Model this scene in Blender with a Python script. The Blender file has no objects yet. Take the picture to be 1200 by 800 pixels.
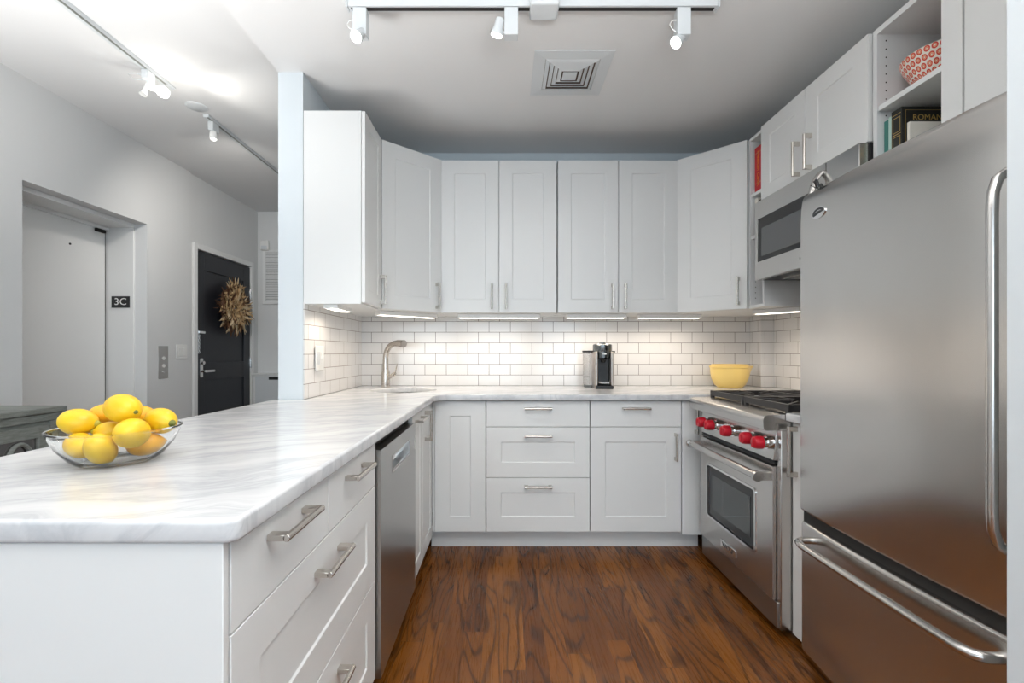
import bpy, bmesh, math, random
from mathutils import Vector, Matrix
R = math.radians
random.seed(7)
S = bpy.context.scene
COL = S.collection

# ------------------------------------------------------------ camera, exposure, world, big lights
cam = bpy.data.cameras.new('camera'); cam_o = bpy.data.objects.new('camera', cam); COL.objects.link(cam_o)
cam.sensor_width = 36; cam.lens = 36*543/1200
cam.shift_x = 10/1200; cam.shift_y = 12/1200
cam.clip_start = 0.02
cam_o.location = (0, 0, 1.16); cam_o.rotation_euler = (R(90), 0, 0)
S.camera = cam_o
S.view_settings.view_transform = 'Standard'; S.view_settings.look = 'None'
S.view_settings.gamma = 1.0; S.view_settings.use_curve_mapping = False
S.view_settings.exposure = 0.42

w = bpy.data.worlds.new('world'); S.world = w; w.use_nodes = True
bg = w.node_tree.nodes['Background']; bg.inputs[0].default_value = (0.72, 0.86, 1.0, 1); bg.inputs[1].default_value = 1.6

def area(name, loc, rot, sx, sy, power, color, parent=None, spread=180):
    l = bpy.data.lights.new(name, 'AREA'); l.shape = 'RECTANGLE'; l.size = sx; l.size_y = sy
    l.energy = power; l.color = color; l.spread = R(spread)
    o = bpy.data.objects.new(name, l); COL.objects.link(o); o.location = loc; o.rotation_euler = rot
    if parent: o.parent = parent
    return o
def spot(name, loc, target, power, color, angle=60, blend=.6, r=.02, parent=None):
    l = bpy.data.lights.new(name, 'SPOT'); l.energy = power; l.color = color; l.spot_size = R(angle); l.spot_blend = blend
    l.shadow_soft_size = r
    o = bpy.data.objects.new(name, l); COL.objects.link(o); o.location = loc
    o.rotation_euler = (Vector(target)-Vector(loc)).to_track_quat('-Z', 'Y').to_euler()
    if parent: o.parent = parent
    return o
DAY = (0.78, 0.91, 1.0); WARM = (1.0, 0.86, 0.70)
# daylight through the three tall windows behind the camera
area('daylight_left', (-1.75, -3.42, 1.45), (R(90), 0, 0), 1.25, 1.9, 14, DAY)
area('daylight_mid', (-0.2, -3.42, 1.45), (R(90), 0, 0), 1.25, 1.9, 14, DAY)
area('daylight_right', (1.25, -3.42, 1.45), (R(90), 0, 0), 0.95, 1.9, 13, DAY)
# added fill lights out of view, aimed up to brighten by ceiling bounce
area('bounce_fill', (0.3, 0.0, 1.72), (R(180), 0, 0), 1.1, 1.0, 60, (1, .99, .975), None, 150)
area('bounce_fill_hall', (-1.85, 1.0, 0.98), (R(180), 0, 0), .75, .8, 25, (1, .99, .975), None, 125)

# ------------------------------------------------------------ materials
def mat(name, col, rough=.5, metal=0, **kw):
    m = bpy.data.materials.new(name); m.use_nodes = True
    b = m.node_tree.nodes['Principled BSDF']
    b.inputs['Base Color'].default_value = (*col, 1); b.inputs['Roughness'].default_value = rough
    b.inputs['Metallic'].default_value = metal
    for k, v in kw.items():
        b.inputs[k.replace('_', ' ')].default_value = v
    return m
class NG:
    def __init__(s, m): s.t = m.node_tree; s.b = s.t.nodes['Principled BSDF']
    def n(s, typ, **kw):
        nd = s.t.nodes.new(typ)
        for k, v in kw.items(): setattr(nd, k, v)
        return nd
    def l(s, a, b): s.t.links.new(a, b)
    def coord(s): return s.n('ShaderNodeTexCoord').outputs['Object']
    def mapping(s, src, scale=(1,1,1), loc=(0,0,0), rot=(0,0,0)):
        m = s.n('ShaderNodeMapping'); m.inputs['Scale'].default_value = scale; m.inputs['Location'].default_value = loc
        m.inputs['Rotation'].default_value = rot; s.l(src, m.inputs['Vector']); return m.outputs[0]
    def noise(s, vec, scale=5, detail=3, rough=.5, dist=0):
        x = s.n('ShaderNodeTexNoise'); x.inputs['Scale'].default_value = scale; x.inputs['Detail'].default_value = detail
        x.inputs['Roughness'].default_value = rough; x.inputs['Distortion'].default_value = dist
        s.l(vec, x.inputs['Vector']); return x.outputs['Fac']
    def ramp(s, fac, stops):
        r = s.n('ShaderNodeValToRGB'); e = r.color_ramp.elements
        while len(e) < len(stops): e.new(.5)
        for i, (p, c) in enumerate(stops):
            e[i].position = p; e[i].color = (*c, 1) if len(c) == 3 else c
        s.l(fac, r.inputs[0]); return r.outputs[0]
    def math(s, op, a, b=None, c=None):
        m = s.n('ShaderNodeMath', operation=op)
        for i, v in enumerate((a, b, c)):
            if v is None: continue
            if isinstance(v, (int, float)): m.inputs[i].default_value = v
            else: s.l(v, m.inputs[i])
        return m.outputs[0]
    def mix(s, fac, a, b, blend='MIX'):
        m = s.n('ShaderNodeMix', data_type='RGBA', blend_type=blend)
        for i, v in ((0, fac), (6, a), (7, b)):
            if isinstance(v, (int, float)): m.inputs[i].default_value = v
            elif isinstance(v, tuple): m.inputs[i].default_value = (*v, 1)
            else: s.l(v, m.inputs[i])
        return m.outputs[2]
    def bump(s, h, strength=.2, dist=.01):
        b = s.n('ShaderNodeBump'); b.inputs['Strength'].default_value = strength; b.inputs['Distance'].default_value = dist
        s.l(h, b.inputs['Height']); s.l(b.outputs[0], s.b.inputs['Normal'])

def paint(name, col, rough=.6, bump=.06, scale=60):
    m = mat(name, col, rough); g = NG(m); c = g.coord()
    n1 = g.noise(c, scale, 3); n2 = g.noise(c, 1.3, 2)
    g.l(g.mix(n2, tuple(x*.985 for x in col), tuple(min(1, x*1.01) for x in col)), g.b.inputs['Base Color'])
    g.bump(n1, bump, .002); return m
M = {}
M['wall'] = paint('wall_paint', (.72, .725, .722), .75)
M['wall_cool'] = paint('kitchen_wall_paint', (.66, .71, .74), .7)
M['ceiling'] = paint('ceiling_paint', (.76, .765, .765), .85)
M['trim'] = paint('trim_paint', (.80, .80, .79), .4, .02)
M['cab'] = paint('cabinet_lacquer', (.755, .76, .75), .33, .012, 25)
M['cabin'] = paint('cabinet_inside', (.74, .745, .74), .5, .01)
M['white_plastic'] = mat('white_plastic', (.82, .82, .80), .35)
M['white_metal'] = paint('white_enamel', (.66, .69, .705), .35, .01)
M['black_plastic'] = mat('black_plastic', (.012, .012, .013), .35)
M['dark_gap'] = mat('shadow_rubber', (.02, .018, .016), .8)  # near-black; stands in for shade in gaps, also colours dark parts
M['iron'] = mat('cast_iron', (.035, .033, .034), .5)
g = NG(M['iron']); g.bump(g.noise(g.coord(), 400, 2), .3, .001)
M['chrome'] = mat('chrome', (.78, .78, .78), .12, 1)
def brushed(name, col, rough, scale=(3, 3, 260), strength=.05):
    m = mat(name, col, rough, 1); g = NG(m); c = g.coord()
    big = g.noise(c, 2.2, 2)
    g.l(g.math('MULTIPLY_ADD', big, .04, rough-.02), g.b.inputs['Roughness'])
    g.l(g.mix(big, tuple(x*.97 for x in col), tuple(min(1, x*1.03) for x in col)), g.b.inputs['Base Color'])
    return m
M['steel'] = brushed('brushed_steel', (.60, .585, .565), .25)
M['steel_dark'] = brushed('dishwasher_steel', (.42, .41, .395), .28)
M['nickel'] = brushed('brushed_nickel', (.60, .565, .52), .26, (120, 120, 120), .02)
M['fridge'] = brushed('fridge_steel', (.60, .585, .565), .235, (6, 6, 420), .04)
M['red'] = mat('red_knob_plastic', (.50, .008, .022), .3)
M['glass_dark'] = mat('oven_glass', (.045, .055, .058), .05, 0, Specular_IOR_Level=.8)
M['micro_glass'] = mat('microwave_mesh_glass', (.11, .115, .12), .18)
M['black_gloss'] = mat('black_gloss', (.008, .008, .009), .12)
M['glass'] = mat('clear_glass', (.99, 1, .995), .0, 0, Transmission_Weight=1.0, IOR=1.36)
M['tank'] = mat('clear_plastic', (.86, .86, .86), .08, 0, Transmission_Weight=.75, IOR=1.3)
def emit(name, col, s):
    m = mat(name, (.9, .9, .88), .4); b = m.node_tree.nodes['Principled BSDF']
    b.inputs['Emission Color'].default_value = (*col, 1); b.inputs['Emission Strength'].default_value = s; return m
M['bulb'] = emit('lit_bulb', (1, .96, .9), 7)
M['bulb_soft'] = emit('lit_bulb_soft', (1, .97, .93), 2.0)
M['led'] = emit('lit_led_strip', (1, .90, .78), 3.0)

# marble
def marble():
    m = mat('white_marble', (.8, .8, .8), .16); g = NG(m); c = g.coord()
    base = g.mapping(c, (1, 1, 1), rot=(0, 0, R(-28)))
    wv = g.n('ShaderNodeTexNoise'); wv.inputs['Scale'].default_value = 2.2; wv.inputs['Detail'].default_value = 3
    g.l(base, wv.inputs['Vector'])
    d = g.n('ShaderNodeVectorMath', operation='SCALE'); d.inputs['Scale'].default_value = .35; g.l(wv.outputs['Color'], d.inputs[0])
    a = g.n('ShaderNodeVectorMath', operation='ADD'); g.l(base, a.inputs[0]); g.l(d.outputs[0], a.inputs[1])
    st = g.mapping(a.outputs[0], (1.6, 8.5, 3))
    n = g.noise(st, 1.0, 7, .62)
    vein = g.math('ABSOLUTE', g.math('SUBTRACT', n, .5))
    v = g.ramp(vein, [(0, (.55, .56, .575)), (.04, (.635, .64, .65)), (.13, (.695, .70, .70))])
    cl = g.noise(g.mapping(a.outputs[0], (1.2, 4, 2)), 1.6, 4)
    clr = g.ramp(cl, [(.35, (.92, .925, .93)), (.62, (1, 1, 1))])
    n3 = g.noise(g.mapping(a.outputs[0], (5, 30, 5)), 1, 5, .7)
    fr = g.ramp(n3, [(.25, (.95, .95, .955)), (.6, (1, 1, 1))])
    g.l(g.mix(1.0, g.mix(1.0, v, clr, 'MULTIPLY'), fr, 'MULTIPLY'), g.b.inputs['Base Color'])
    return m
M['marble'] = marble()

# tile: local x runs along the wall, z up from the counter
def tile(name, grout, phase=0.0):
    m = mat(name, (.8, .8, .8), .12); g = NG(m); c = g.coord()
    sp = g.n('ShaderNodeSeparateXYZ'); g.l(c, sp.inputs[0])
    cb = g.n('ShaderNodeCombineXYZ'); g.l(g.math('ADD', sp.outputs[0], phase), cb.inputs[0]); g.l(sp.outputs[2], cb.inputs[1])
    br = g.n('ShaderNodeTexBrick'); br.offset = .5; br.squash = 1
    br.inputs['Scale'].default_value = 1; br.inputs['Brick Width'].default_value = .1543; br.inputs['Row Height'].default_value = .0772
    br.inputs['Mortar Size'].default_value = .0016; br.inputs['Mortar Smooth'].default_value = .15; br.inputs['Bias'].default_value = 0
    br.inputs['Color1'].default_value = (.79, .775, .765, 1); br.inputs['Color2'].default_value = (.765, .755, .745, 1)
    br.inputs['Mortar'].default_value = (*grout, 1); g.l(cb.outputs[0], br.inputs['Vector'])
    g.l(br.outputs['Color'], g.b.inputs['Base Color'])
    g.l(g.math('MULTIPLY_ADD', br.outputs['Fac'], .6, .11), g.b.inputs['Roughness'])
    h = g.math('SUBTRACT', g.math('MULTIPLY', g.noise(c, 9, 2), .25), br.outputs['Fac'])
    g.bump(h, .35, .002); return m
M['tile'] = tile('subway_tile', (.13, .10, .085), .0)

def wood():
    m = mat('oak_floor', (.1, .04, .02), .3, 0, Specular_IOR_Level=.28); g = NG(m); c = g.coord()
    sp = g.n('ShaderNodeSeparateXYZ'); g.l(c, sp.inputs[0]); X, Y = sp.outputs[0], sp.outputs[1]
    PW = .0826
    row = g.math('FLOOR', g.math('DIVIDE', X, PW))
    wn = g.n('ShaderNodeTexWhiteNoise', noise_dimensions='1D'); g.l(row, wn.inputs['W'])
    yo = g.math('MULTIPLY_ADD', wn.outputs['Value'], 5.0, Y)
    seg = g.math('FLOOR', g.math('DIVIDE', yo, 1.15))
    idv = g.n('ShaderNodeCombineXYZ'); g.l(row, idv.inputs[0]); g.l(seg, idv.inputs[1])
    wn2 = g.n('ShaderNodeTexWhiteNoise', noise_dimensions='3D'); g.l(idv.outputs[0], wn2.inputs['Vector'])
    # grain coordinates, shifted per board
    off = g.n('ShaderNodeVectorMath', operation='SCALE'); off.inputs['Scale'].default_value = 37; g.l(wn2.outputs['Color'], off.inputs[0])
    ad = g.n('ShaderNodeVectorMath', operation='ADD'); g.l(c, ad.inputs[0]); g.l(off.outputs[0], ad.inputs[1])
    n1 = g.noise(g.mapping(ad.outputs[0], (6.0, .85, 1)), 1.0, 2, .4, .2)
    rings = g.math('SINE', g.math('MULTIPLY', n1, 88))
    r = g.ramp(g.math('MULTIPLY_ADD', rings, .5, .5), [(0, (.30, .27, .24)), (.10, (.62, .59, .56)), (.24, (.96, .96, .96)), (1, (1.05, 1.05, 1.05))])
    fib = g.noise(g.mapping(ad.outputs[0], (150, 5, 1)), 1, 3, .6)
    fr = g.ramp(fib, [(.32, (.86, .86, .86)), (.55, (1, 1, 1))])
    tone = g.ramp(wn2.outputs['Value'], [(0, (.125, .038, .0065)), (.35, (.16, .051, .0075)), (.7, (.20, .066, .009)), (1, (.25, .088, .013))])
    col = g.mix(1.0, g.mix(.85, tone, r, 'MULTIPLY'), fr, 'MULTIPLY')
    cl = g.noise(g.mapping(ad.outputs[0], (7, 1.5, 1)), 1.0, 2)
    col = g.mix(1.0, col, g.ramp(cl, [(.3, (.88, .88, .88)), (.7, (1.08, 1.08, 1.05))]), 'MULTIPLY')
    fx = g.math('ABSOLUTE', g.math('SUBTRACT', g.math('FRACT', g.math('DIVIDE', X, PW)), .5))
    fy = g.math('ABSOLUTE', g.math('SUBTRACT', g.math('FRACT', g.math('DIVIDE', yo, 1.15)), .5))
    seam = g.math('MAXIMUM', g.math('GREATER_THAN', fx, .4925), g.math('GREATER_THAN', fy, .4993))
    g.l(g.mix(g.math('MULTIPLY', seam, .75), col, (.02, .008, .004)), g.b.inputs['Base Color'])
    g.l(g.math('MULTIPLY_ADD', fib, .12, .22), g.b.inputs['Roughness'])
    g.bump(g.math('SUBTRACT', g.math('MULTIPLY', r, .12), seam), .25, .001)
    return m
M['wood'] = wood()
M['grey_wood'] = mat('weathered_grey_paint', (.20, .21, .19), .55); g = NG(M['grey_wood'])
g.l(g.ramp(g.noise(g.mapping(g.coord(), (8, 2, 60)), 2, 5, .65), [(.3, (.15, .16, .145)), (.55, (.235, .25, .23)), (.8, (.30, .315, .29))]), g.b.inputs['Base Color'])
M['mirror'] = mat('dark_mirror', (.35, .33, .33), .12, 1)
M['door_black'] = mat('black_door_paint', (.016, .018, .024), .4); g = NG(M['door_black'])
g.bump(g.noise(g.mapping(g.coord(), (60, 60, 3)), 2, 3), .1, .001)
def lemonmat():
    m = mat('lemon_peel', (.86, .60, .015), .38, 0, Subsurface_Weight=.05); g = NG(m); c = g.coord()
    a = g.noise(c, 14, 2)
    g.l(g.ramp(a, [(.3, (.76, .44, .008)), (.6, (.83, .54, .012))]), g.b.inputs['Base Color'])
    g.bump(g.noise(c, 260, 2), .25, .0012); return m
M['lemon'] = lemonmat()
M['lemon_orange'] = mat('deep_yellow_peel', (.86, .42, .012), .4); g = NG(M['lemon_orange']); g.bump(g.noise(g.coord(), 260, 2), .25, .0012)
M['lemon_tip'] = mat('green_lemon_tip', (.42, .36, .04), .5)
M['stem_scar'] = mat('stem_scar', (.16, .17, .03), .7)
M['yellow'] = mat('yellow_melamine', (.86, .62, .20), .28)
M['gunmetal'] = brushed('gunmetal', (.20, .215, .22), .25, (90, 90, 4), .02)
M['bronze'] = brushed('titan_grey', (.50, .45, .41), .28, (60, 60, 4), .02)
M['paper'] = mat('paper', (.78, .75, .68), .8)
M['book_red'] = mat('red_cloth', (.55, .01, .02), .45)
M['gold'] = mat('gilt', (.55, .38, .12), .4, .5)
M['orange_ink'] = mat('orange_ink', (.85, .30, .03), .5)
M['book_black'] = mat('black_cloth', (.012, .012, .010), .5)
M['book_teal'] = mat('teal_cloth', (.05, .20, .17), .5)
M['book_mint'] = mat('mint_cloth', (.45, .62, .56), .5)
M['book_brown'] = mat('brown_leather', (.12, .07, .045), .5)
M['lens'] = mat('blue_lens', (.008, .010, .03), .08)
def huskmat(name, a, b):
    m = mat(name, a, .7); g = NG(m); g.l(g.mix(g.ramp(g.noise(g.coord(), 30, 3), [(.35, (0, 0, 0)), (.65, (1, 1, 1))]), a, b), g.b.inputs['Base Color']); return m
M['husk'] = huskmat('dry_husk', (.60, .42, .22), (.34, .20, .09))
M['husk_dark'] = huskmat('brown_husk', (.17, .08, .035), (.09, .04, .02))
M['husk_pale'] = huskmat('pale_husk', (.74, .58, .38), (.58, .41, .22))
# patterned bowl: rows of red rosettes on white
def rosette():
    m = mat('red_rosette_glaze', (.8, .3, .2), .3); g = NG(m); c = g.coord()
    sp = g.n('ShaderNodeSeparateXYZ'); g.l(c, sp.inputs[0])
    ang = g.math('DIVIDE', g.math('ARCTAN2', sp.outputs[1], sp.outputs[0]), math.pi*2)
    u = g.math('MULTIPLY', ang, 34); v = g.math('MULTIPLY', sp.outputs[2], 44)
    rowi = g.math('FLOOR', v); u2 = g.math('ADD', u, g.math('MULTIPLY', g.math('MODULO', rowi, 2.0), .5))
    fu = g.math('SUBTRACT', g.math('FRACT', u2), .5); fv = g.math('SUBTRACT', g.math('FRACT', v), .5)
    d = g.math('SQRT', g.math('ADD', g.math('MULTIPLY', fu, fu), g.math('MULTIPLY', fv, fv)))
    col = g.ramp(d, [(0, (.72, .70, .60)), (.10, (.70, .08, .04)), (.17, (.80, .45, .25)), (.24, (.62, .045, .03)), (.36, (.66, .07, .04)), (.42, (.80, .76, .68))])
    g.t.nodes[-1].color_ramp.interpolation = 'CONSTANT' if g.t.nodes[-1].type == 'VALTORGB' else None
    g.l(col, g.b.inputs['Base Color']); return m
M['rosette'] = rosette()

# ------------------------------------------------------------ mesh building
class MB:
    def __init__(s): s.bm = bmesh.new()
    def _fin(s, faces, m):
        for f in faces: f.material_index = m
    def poly(s, vs, m=0):
        vv = [s.bm.verts.new(v) for v in vs]; f = s.bm.faces.new(vv); f.material_index = m; return f
    def box(s, x0, x1, y0, y1, z0, z1, m=0, mx=None):
        v = [Vector((x, y, z)) for x in (x0, x1) for y in (y0, y1) for z in (z0, z1)]
        if mx: v = [mx @ p for p in v]
        v = [s.bm.verts.new(p) for p in v]
        for q in ((0,1,3,2), (4,6,7,5), (0,4,5,1), (2,3,7,6), (0,2,6,4), (1,5,7,3)):
            f = s.bm.faces.new([v[i] for i in q]); f.material_index = m
        return s
    def prism(s, pts, z0, z1, m=0, plane='xy'):
        def P(a, b, c): return {'xy': (a, b, c), 'xz': (a, c, b), 'yz': (c, a, b)}[plane]
        lo = [s.bm.verts.new(P(a, b, z0)) for a, b in pts]; hi = [s.bm.verts.new(P(a, b, z1)) for a, b in pts]
        n = len(pts)
        for k in range(n):
            f = s.bm.faces.new((lo[k], lo[(k+1) % n], hi[(k+1) % n], hi[k])); f.material_index = m
        s.bm.faces.new(lo).material_index = m; s.bm.faces.new(hi).material_index = m
        return s
    def tube(s, pts, r, seg=12, m=0, close=False, flat=1.0):
        pts = [Vector(p) for p in pts]; n = len(pts); rr = r if isinstance(r, (list, tuple)) else [r]*n
        rings = []; up = None
        for i, p in enumerate(pts):
            if close: t = pts[(i+1) % n]-pts[i-1]
            else: t = (pts[min(i+1, n-1)]-pts[max(i-1, 0)])
            t.normalize()
            if up is None:
                up = Vector((0, 0, 1)) if abs(t.z) < .9 else Vector((1, 0, 0))
            a = t.cross(up).normalized(); b = a.cross(t).normalized(); up = b
            rings.append([s.bm.verts.new(p+a*math.cos(k*2*math.pi/seg)*rr[i]+b*math.sin(k*2*math.pi/seg)*rr[i]*flat) for k in range(seg)])
        rng = range(n if close else n-1)
        for i in rng:
            A, B = rings[i], rings[(i+1) % n]
            for k in range(seg):
                s.bm.faces.new((A[k], A[(k+1) % seg], B[(k+1) % seg], B[k])).material_index = m
        if not close:
            s.bm.faces.new(rings[0]).material_index = m; s.bm.faces.new(rings[-1]).material_index = m
        return s
    def cyl(s, p0, p1, r, seg=20, m=0, r2=None): return s.tube([p0, p1], [r, r if r2 is None else r2], seg, m)
    def lathe(s, prof, c=(0, 0, 0), seg=40, m=0, mx=None, sq=None, rot=0):
        """profile of (radius, z); open ends are closed with a point when r == 0"""
        rings = []
        for (r, z) in prof:
            if r < 1e-6:
                p = Vector((c[0], c[1], c[2]+z)); p = mx @ p if mx else p
                rings.append([s.bm.verts.new(p)]); continue
            ring = []
            for k in range(seg):
                a = 2*math.pi*k/seg; rad = r
                if sq: rad = r/((abs(math.cos(a))**sq+abs(math.sin(a))**sq)**(1/sq))
                p = Vector((c[0]+rad*math.cos(a+rot), c[1]+rad*math.sin(a+rot), c[2]+z)); p = mx @ p if mx else p
                ring.append(s.bm.verts.new(p))
            rings.append(ring)
        for A, B in zip(rings, rings[1:]):
            if len(A) == len(B) == 1: continue
            for k in range(seg):
                k2 = (k+1) % seg
                if len(A) == 1: vs = (A[0], B[k], B[k2])
                elif len(B) == 1: vs = (A[k], A[k2], B[0])
                else: vs = (A[k], A[k2], B[k2], B[k])
                s.bm.faces.new(vs).material_index = m
        return s
    def shaker(s, x0, x1, z0, z1, y0=-.02, y1=0, st=.085, dep=.0045, m=0):
        """frame-and-panel front; y0 is the outer face"""
        bm = s.bm; sl = .004
        def rect(a, b, c, d, y): return [bm.verts.new(p) for p in ((a, y, c), (b, y, c), (b, y, d), (a, y, d))]
        A = rect(x0, x1, z0, z1, y0); B = rect(x0+st, x1-st, z0+st, z1-st, y0)
        C = rect(x0+st+sl, x1-st-sl, z0+st+sl, z1-st-sl, y0+dep); D = rect(x0, x1, z0, z1, y1)
        for P, Q in ((A, B), (B, C), (A, D)):
            for k in range(4): bm.faces.new((P[k], P[(k+1) % 4], Q[(k+1) % 4], Q[k])).material_index = m
        bm.faces.new(C).material_index = m; bm.faces.new(D).material_index = m
        return s
    def xf(s, mx):
        bmesh.ops.transform(s.bm, matrix=mx, verts=s.bm.verts); return s

def link(name, mb, mats, parent=None, bev=0, smooth=False, mx=None, label=None, kind=None, seg=2, sub=0):
    if mx: mb.xf(mx)
    bmesh.ops.recalc_face_normals(mb.bm, faces=mb.bm.faces)
    me = bpy.data.meshes.new(name); mb.bm.to_mesh(me); mb.bm.free()
    for x in (mats if isinstance(mats, (list, tuple)) else [mats]): me.materials.append(M[x] if isinstance(x, str) else x)
    if smooth or bev:
        me.shade_smooth(); me.set_sharp_from_angle(angle=R(38 if smooth else 25))
    o = bpy.data.objects.new(name, me); COL.objects.link(o)
    if parent: o.parent = parent
    if bev:
        b = o.modifiers.new('bevel', 'BEVEL'); b.width = bev; b.segments = seg; b.limit_method = 'ANGLE'; b.angle_limit = R(40)
        b.harden_normals = False
    if sub:
        q = o.modifiers.new('sub', 'SUBSURF'); q.levels = q.render_levels = sub
    if label: o['label'] = label
    if kind: o['kind'] = kind
    return o
def thing(name, label, cat, loc=(0, 0, 0), rz=0, group=None, rot=None):
    o = bpy.data.objects.new(name, None); COL.objects.link(o); o.empty_display_size = .05
    o.location = loc; o.rotation_euler = rot if rot else (0, 0, rz); o['label'] = label; o['category'] = cat
    if group: o['group'] = group
    return o
def tag(o, label, cat, group=None):
    o['label'] = label; o['category'] = cat
    if group: o['group'] = group
    return o
def struct(name, mb, mats, label=None, **kw):
    return link(name, mb, mats, kind='structure', label=label, **kw)
def text(name, body, size, mx, m, parent, depth=.0006, sx=1.0, align='CENTER'):
    cu = bpy.data.curves.new(name, 'FONT'); cu.body = body; cu.size = size; cu.extrude = depth
    cu.align_x = align; cu.align_y = 'CENTER'; cu.resolution_u = 3
    t = bpy.data.objects.new(name, cu); COL.objects.link(t)
    dg = bpy.context.evaluated_depsgraph_get(); me = bpy.data.meshes.new_from_object(t.evaluated_get(dg))
    bpy.data.objects.remove(t); bpy.data.curves.remove(cu)
    me.name = name; me.transform(mx @ Matrix.Diagonal((sx, 1, 1, 1))); me.materials.clear(); me.materials.append(M[m])
    o = bpy.data.objects.new(name, me); COL.objects.link(o)
    if parent: o.parent = parent
    return o
def arc(c, r, a0, a1, n): return [(c[0]+r*math.cos(R(a0+(a1-a0)*k/n)), c[1]+r*math.sin(R(a0+(a1-a0)*k/n))) for k in range(n+1)]

# ------------------------------------------------------------ room
CH, LH = 2.595, 2.71            # kitchen ceiling, living / hall ceiling
KL, KR, KB = -1.03, 1.87, 3.352 # inner faces of the kitchen walls
WL = -2.70                      # left wall
struct('floor', MB().box(-3.1, 2.0, -3.6, 5.3, -.05, 0), 'wood')
struct('ceiling', MB().box(-3.1, -1.157, -3.6, 5.3, LH, LH+.08), 'ceiling', 'higher white ceiling over the hall and living side')
struct('ceiling', MB().box(-1.157, 2.0, -3.6, 3.5, CH, LH+.08), 'ceiling', 'lower white ceiling over the kitchen')
# left wall with the deep doorway and the entry doorway
b = MB()
b.box(-3.1, WL, -3.6, 2.60, 0, LH); b.box(-3.1, WL, 3.51, 4.00, 0, LH); b.box(-3.1, WL, 2.60, 3.51, 2.125, LH)
b.box(-3.1, -2.72, 4.00, 4.095, 0, LH); b.box(-3.1, -2.72, 4.975, 5.3, 0, LH); b.box(-3.1, -2.72, 4.095, 4.975, 2.07, LH)
b.box(-3.1, -2.80, 4.095, 4.975, 0, 2.07)
struct('wall_left', b, 'wall')
b = MB(); b.box(-3.1, -2.79, 2.60, 3.51, 2.095, 2.125); b.box(-3.1, -2.79, 3.495, 3.51, 0, 2.095); b.box(-3.1, -2.79, 2.60, 2.615, 0, 2.095)
b.box(-2.99, -2.975, 2.615, 3.495, 2.07, 2.095)
struct('trim_1', b, 'trim', 'white jamb lining of the deep doorway', bev=.002)
d1 = link('door_1', MB().box(-3.04, -2.995, 2.62, 3.483, .01, 2.08), 'trim', kind='structure', bev=.002, label='plain white slab door set deep in the wall')
link('peephole', MB().cyl((-3.0, 3.20, 1.905), (-2.991, 3.20, 1.905), .007, 12), 'black_plastic', d1, smooth=True)
link('door_gap_shade', MB().box(-3.03, -3.0, 3.485, 3.493, 0, 2.085), 'dark_gap', d1)  # dark strip standing in for the shaded gap beside the door
link('door_closer', MB().box(-2.994, -2.975, 3.39, 3.47, 2.045, 2.068), 'dark_gap', d1, bev=.003)
# entry door
cas = MB(); cas.box(-2.722, -2.70, 4.045, 4.095, 0, 2.12); cas.box(-2.722, -2.70, 4.975, 5.02, 0, 2.12); cas.box(-2.722, -2.70, 4.095, 4.975, 2.07, 2.12)
struct('trim_2', cas, 'trim', 'white casing around the black entry door', bev=.003)
mx90 = Matrix.Translation((-2.72, 4.10, 0)) @ Matrix.Rotation(R(90), 4, 'Z')
b = MB()
def door2():
    bm = b.bm
    b.box(0, .87, .012, .045, .005, 2.06)
    for x0, x1, z0, z1 in ((0, .115, .005, 2.06), (.755, .87, .005, 2.06), (.115, .755, 1.90, 2.06), (.115, .755, .90, 1.06), (.115, .755, .005, .22)):
        b.box(x0, x1, 0, .013, z0, z1)
door2()
d2 = link('door_2', b, 'door_black', kind='structure', mx=mx90, bev=.002, label='black two-panel entry door at the end of the hall')
def d2part(name, mb, m, label=None): return link(name, mb, m, d2, bev=.001, mx=mx90, label=label)
b = MB(); b.box(.045, .085, -.008, 0, .93, 1.10); b.cyl((.065, -.03, 1.06), (.065, -.008, 1.06), .016); b.cyl((.065, -.045, .985), (.065, -.008, .985), .012)
b.box(.06, .19, -.052, -.040, .975, .996)
d2part('door_handle', b, 'chrome', 'chrome lever handle on its plate')
b = MB(); b.box(.02, .10, -.018, 0, 1.325, 1.345); b.box(-.005, .02, -.012, 0, 1.315, 1.355)
d2part('door_latch', b, 'chrome', 'chrome flip latch')
b = MB()
for k in range(9):
    b.tube([(.0+.006*math.cos(a)*(1 if k % 2 else .4), -.026-.006*math.cos(a)*(0 if k % 2 else 1), 1.30-.018*k+.012*math.sin(a)) for a in [j*math.pi/4 for j in range(8)]], .0022, 6, close=True)
d2part('door_chain', b, 'chrome', 'steel security chain')
for z in (1.78, 1.04):
    b = MB(); b.box(.862, .892, -.006, 0, z-.05, z+.05); b.cyl((.877, -.010, z-.05), (.877, -.010, z+.05), .008, 10)
    d2part('hinge', b, 'chrome')
# hall end, kitchen walls
struct('wall_end', MB().box(-3.1, -1.0, 5.13, 5.3, 0, LH), 'wall')
struct('wall_partition', MB().box(-1.157, KL, 2.38, 5.13, 0, LH), 'wall_cool')
struct('wall_back', MB().box(KL, 2.0, KB, KB+.15, 0, CH), 'wall_cool')
b = MB(); b.box(KR, 2.02, -3.6, KB, 0, CH); b.box(1.78, KR, 3.21, KB, 0, CH)
struct('wall_right', b, 'wall_cool')
struct('wall_right_return', MB().box(1.03, KR, .45, .948, 0, CH), 'wall_cool')
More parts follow.
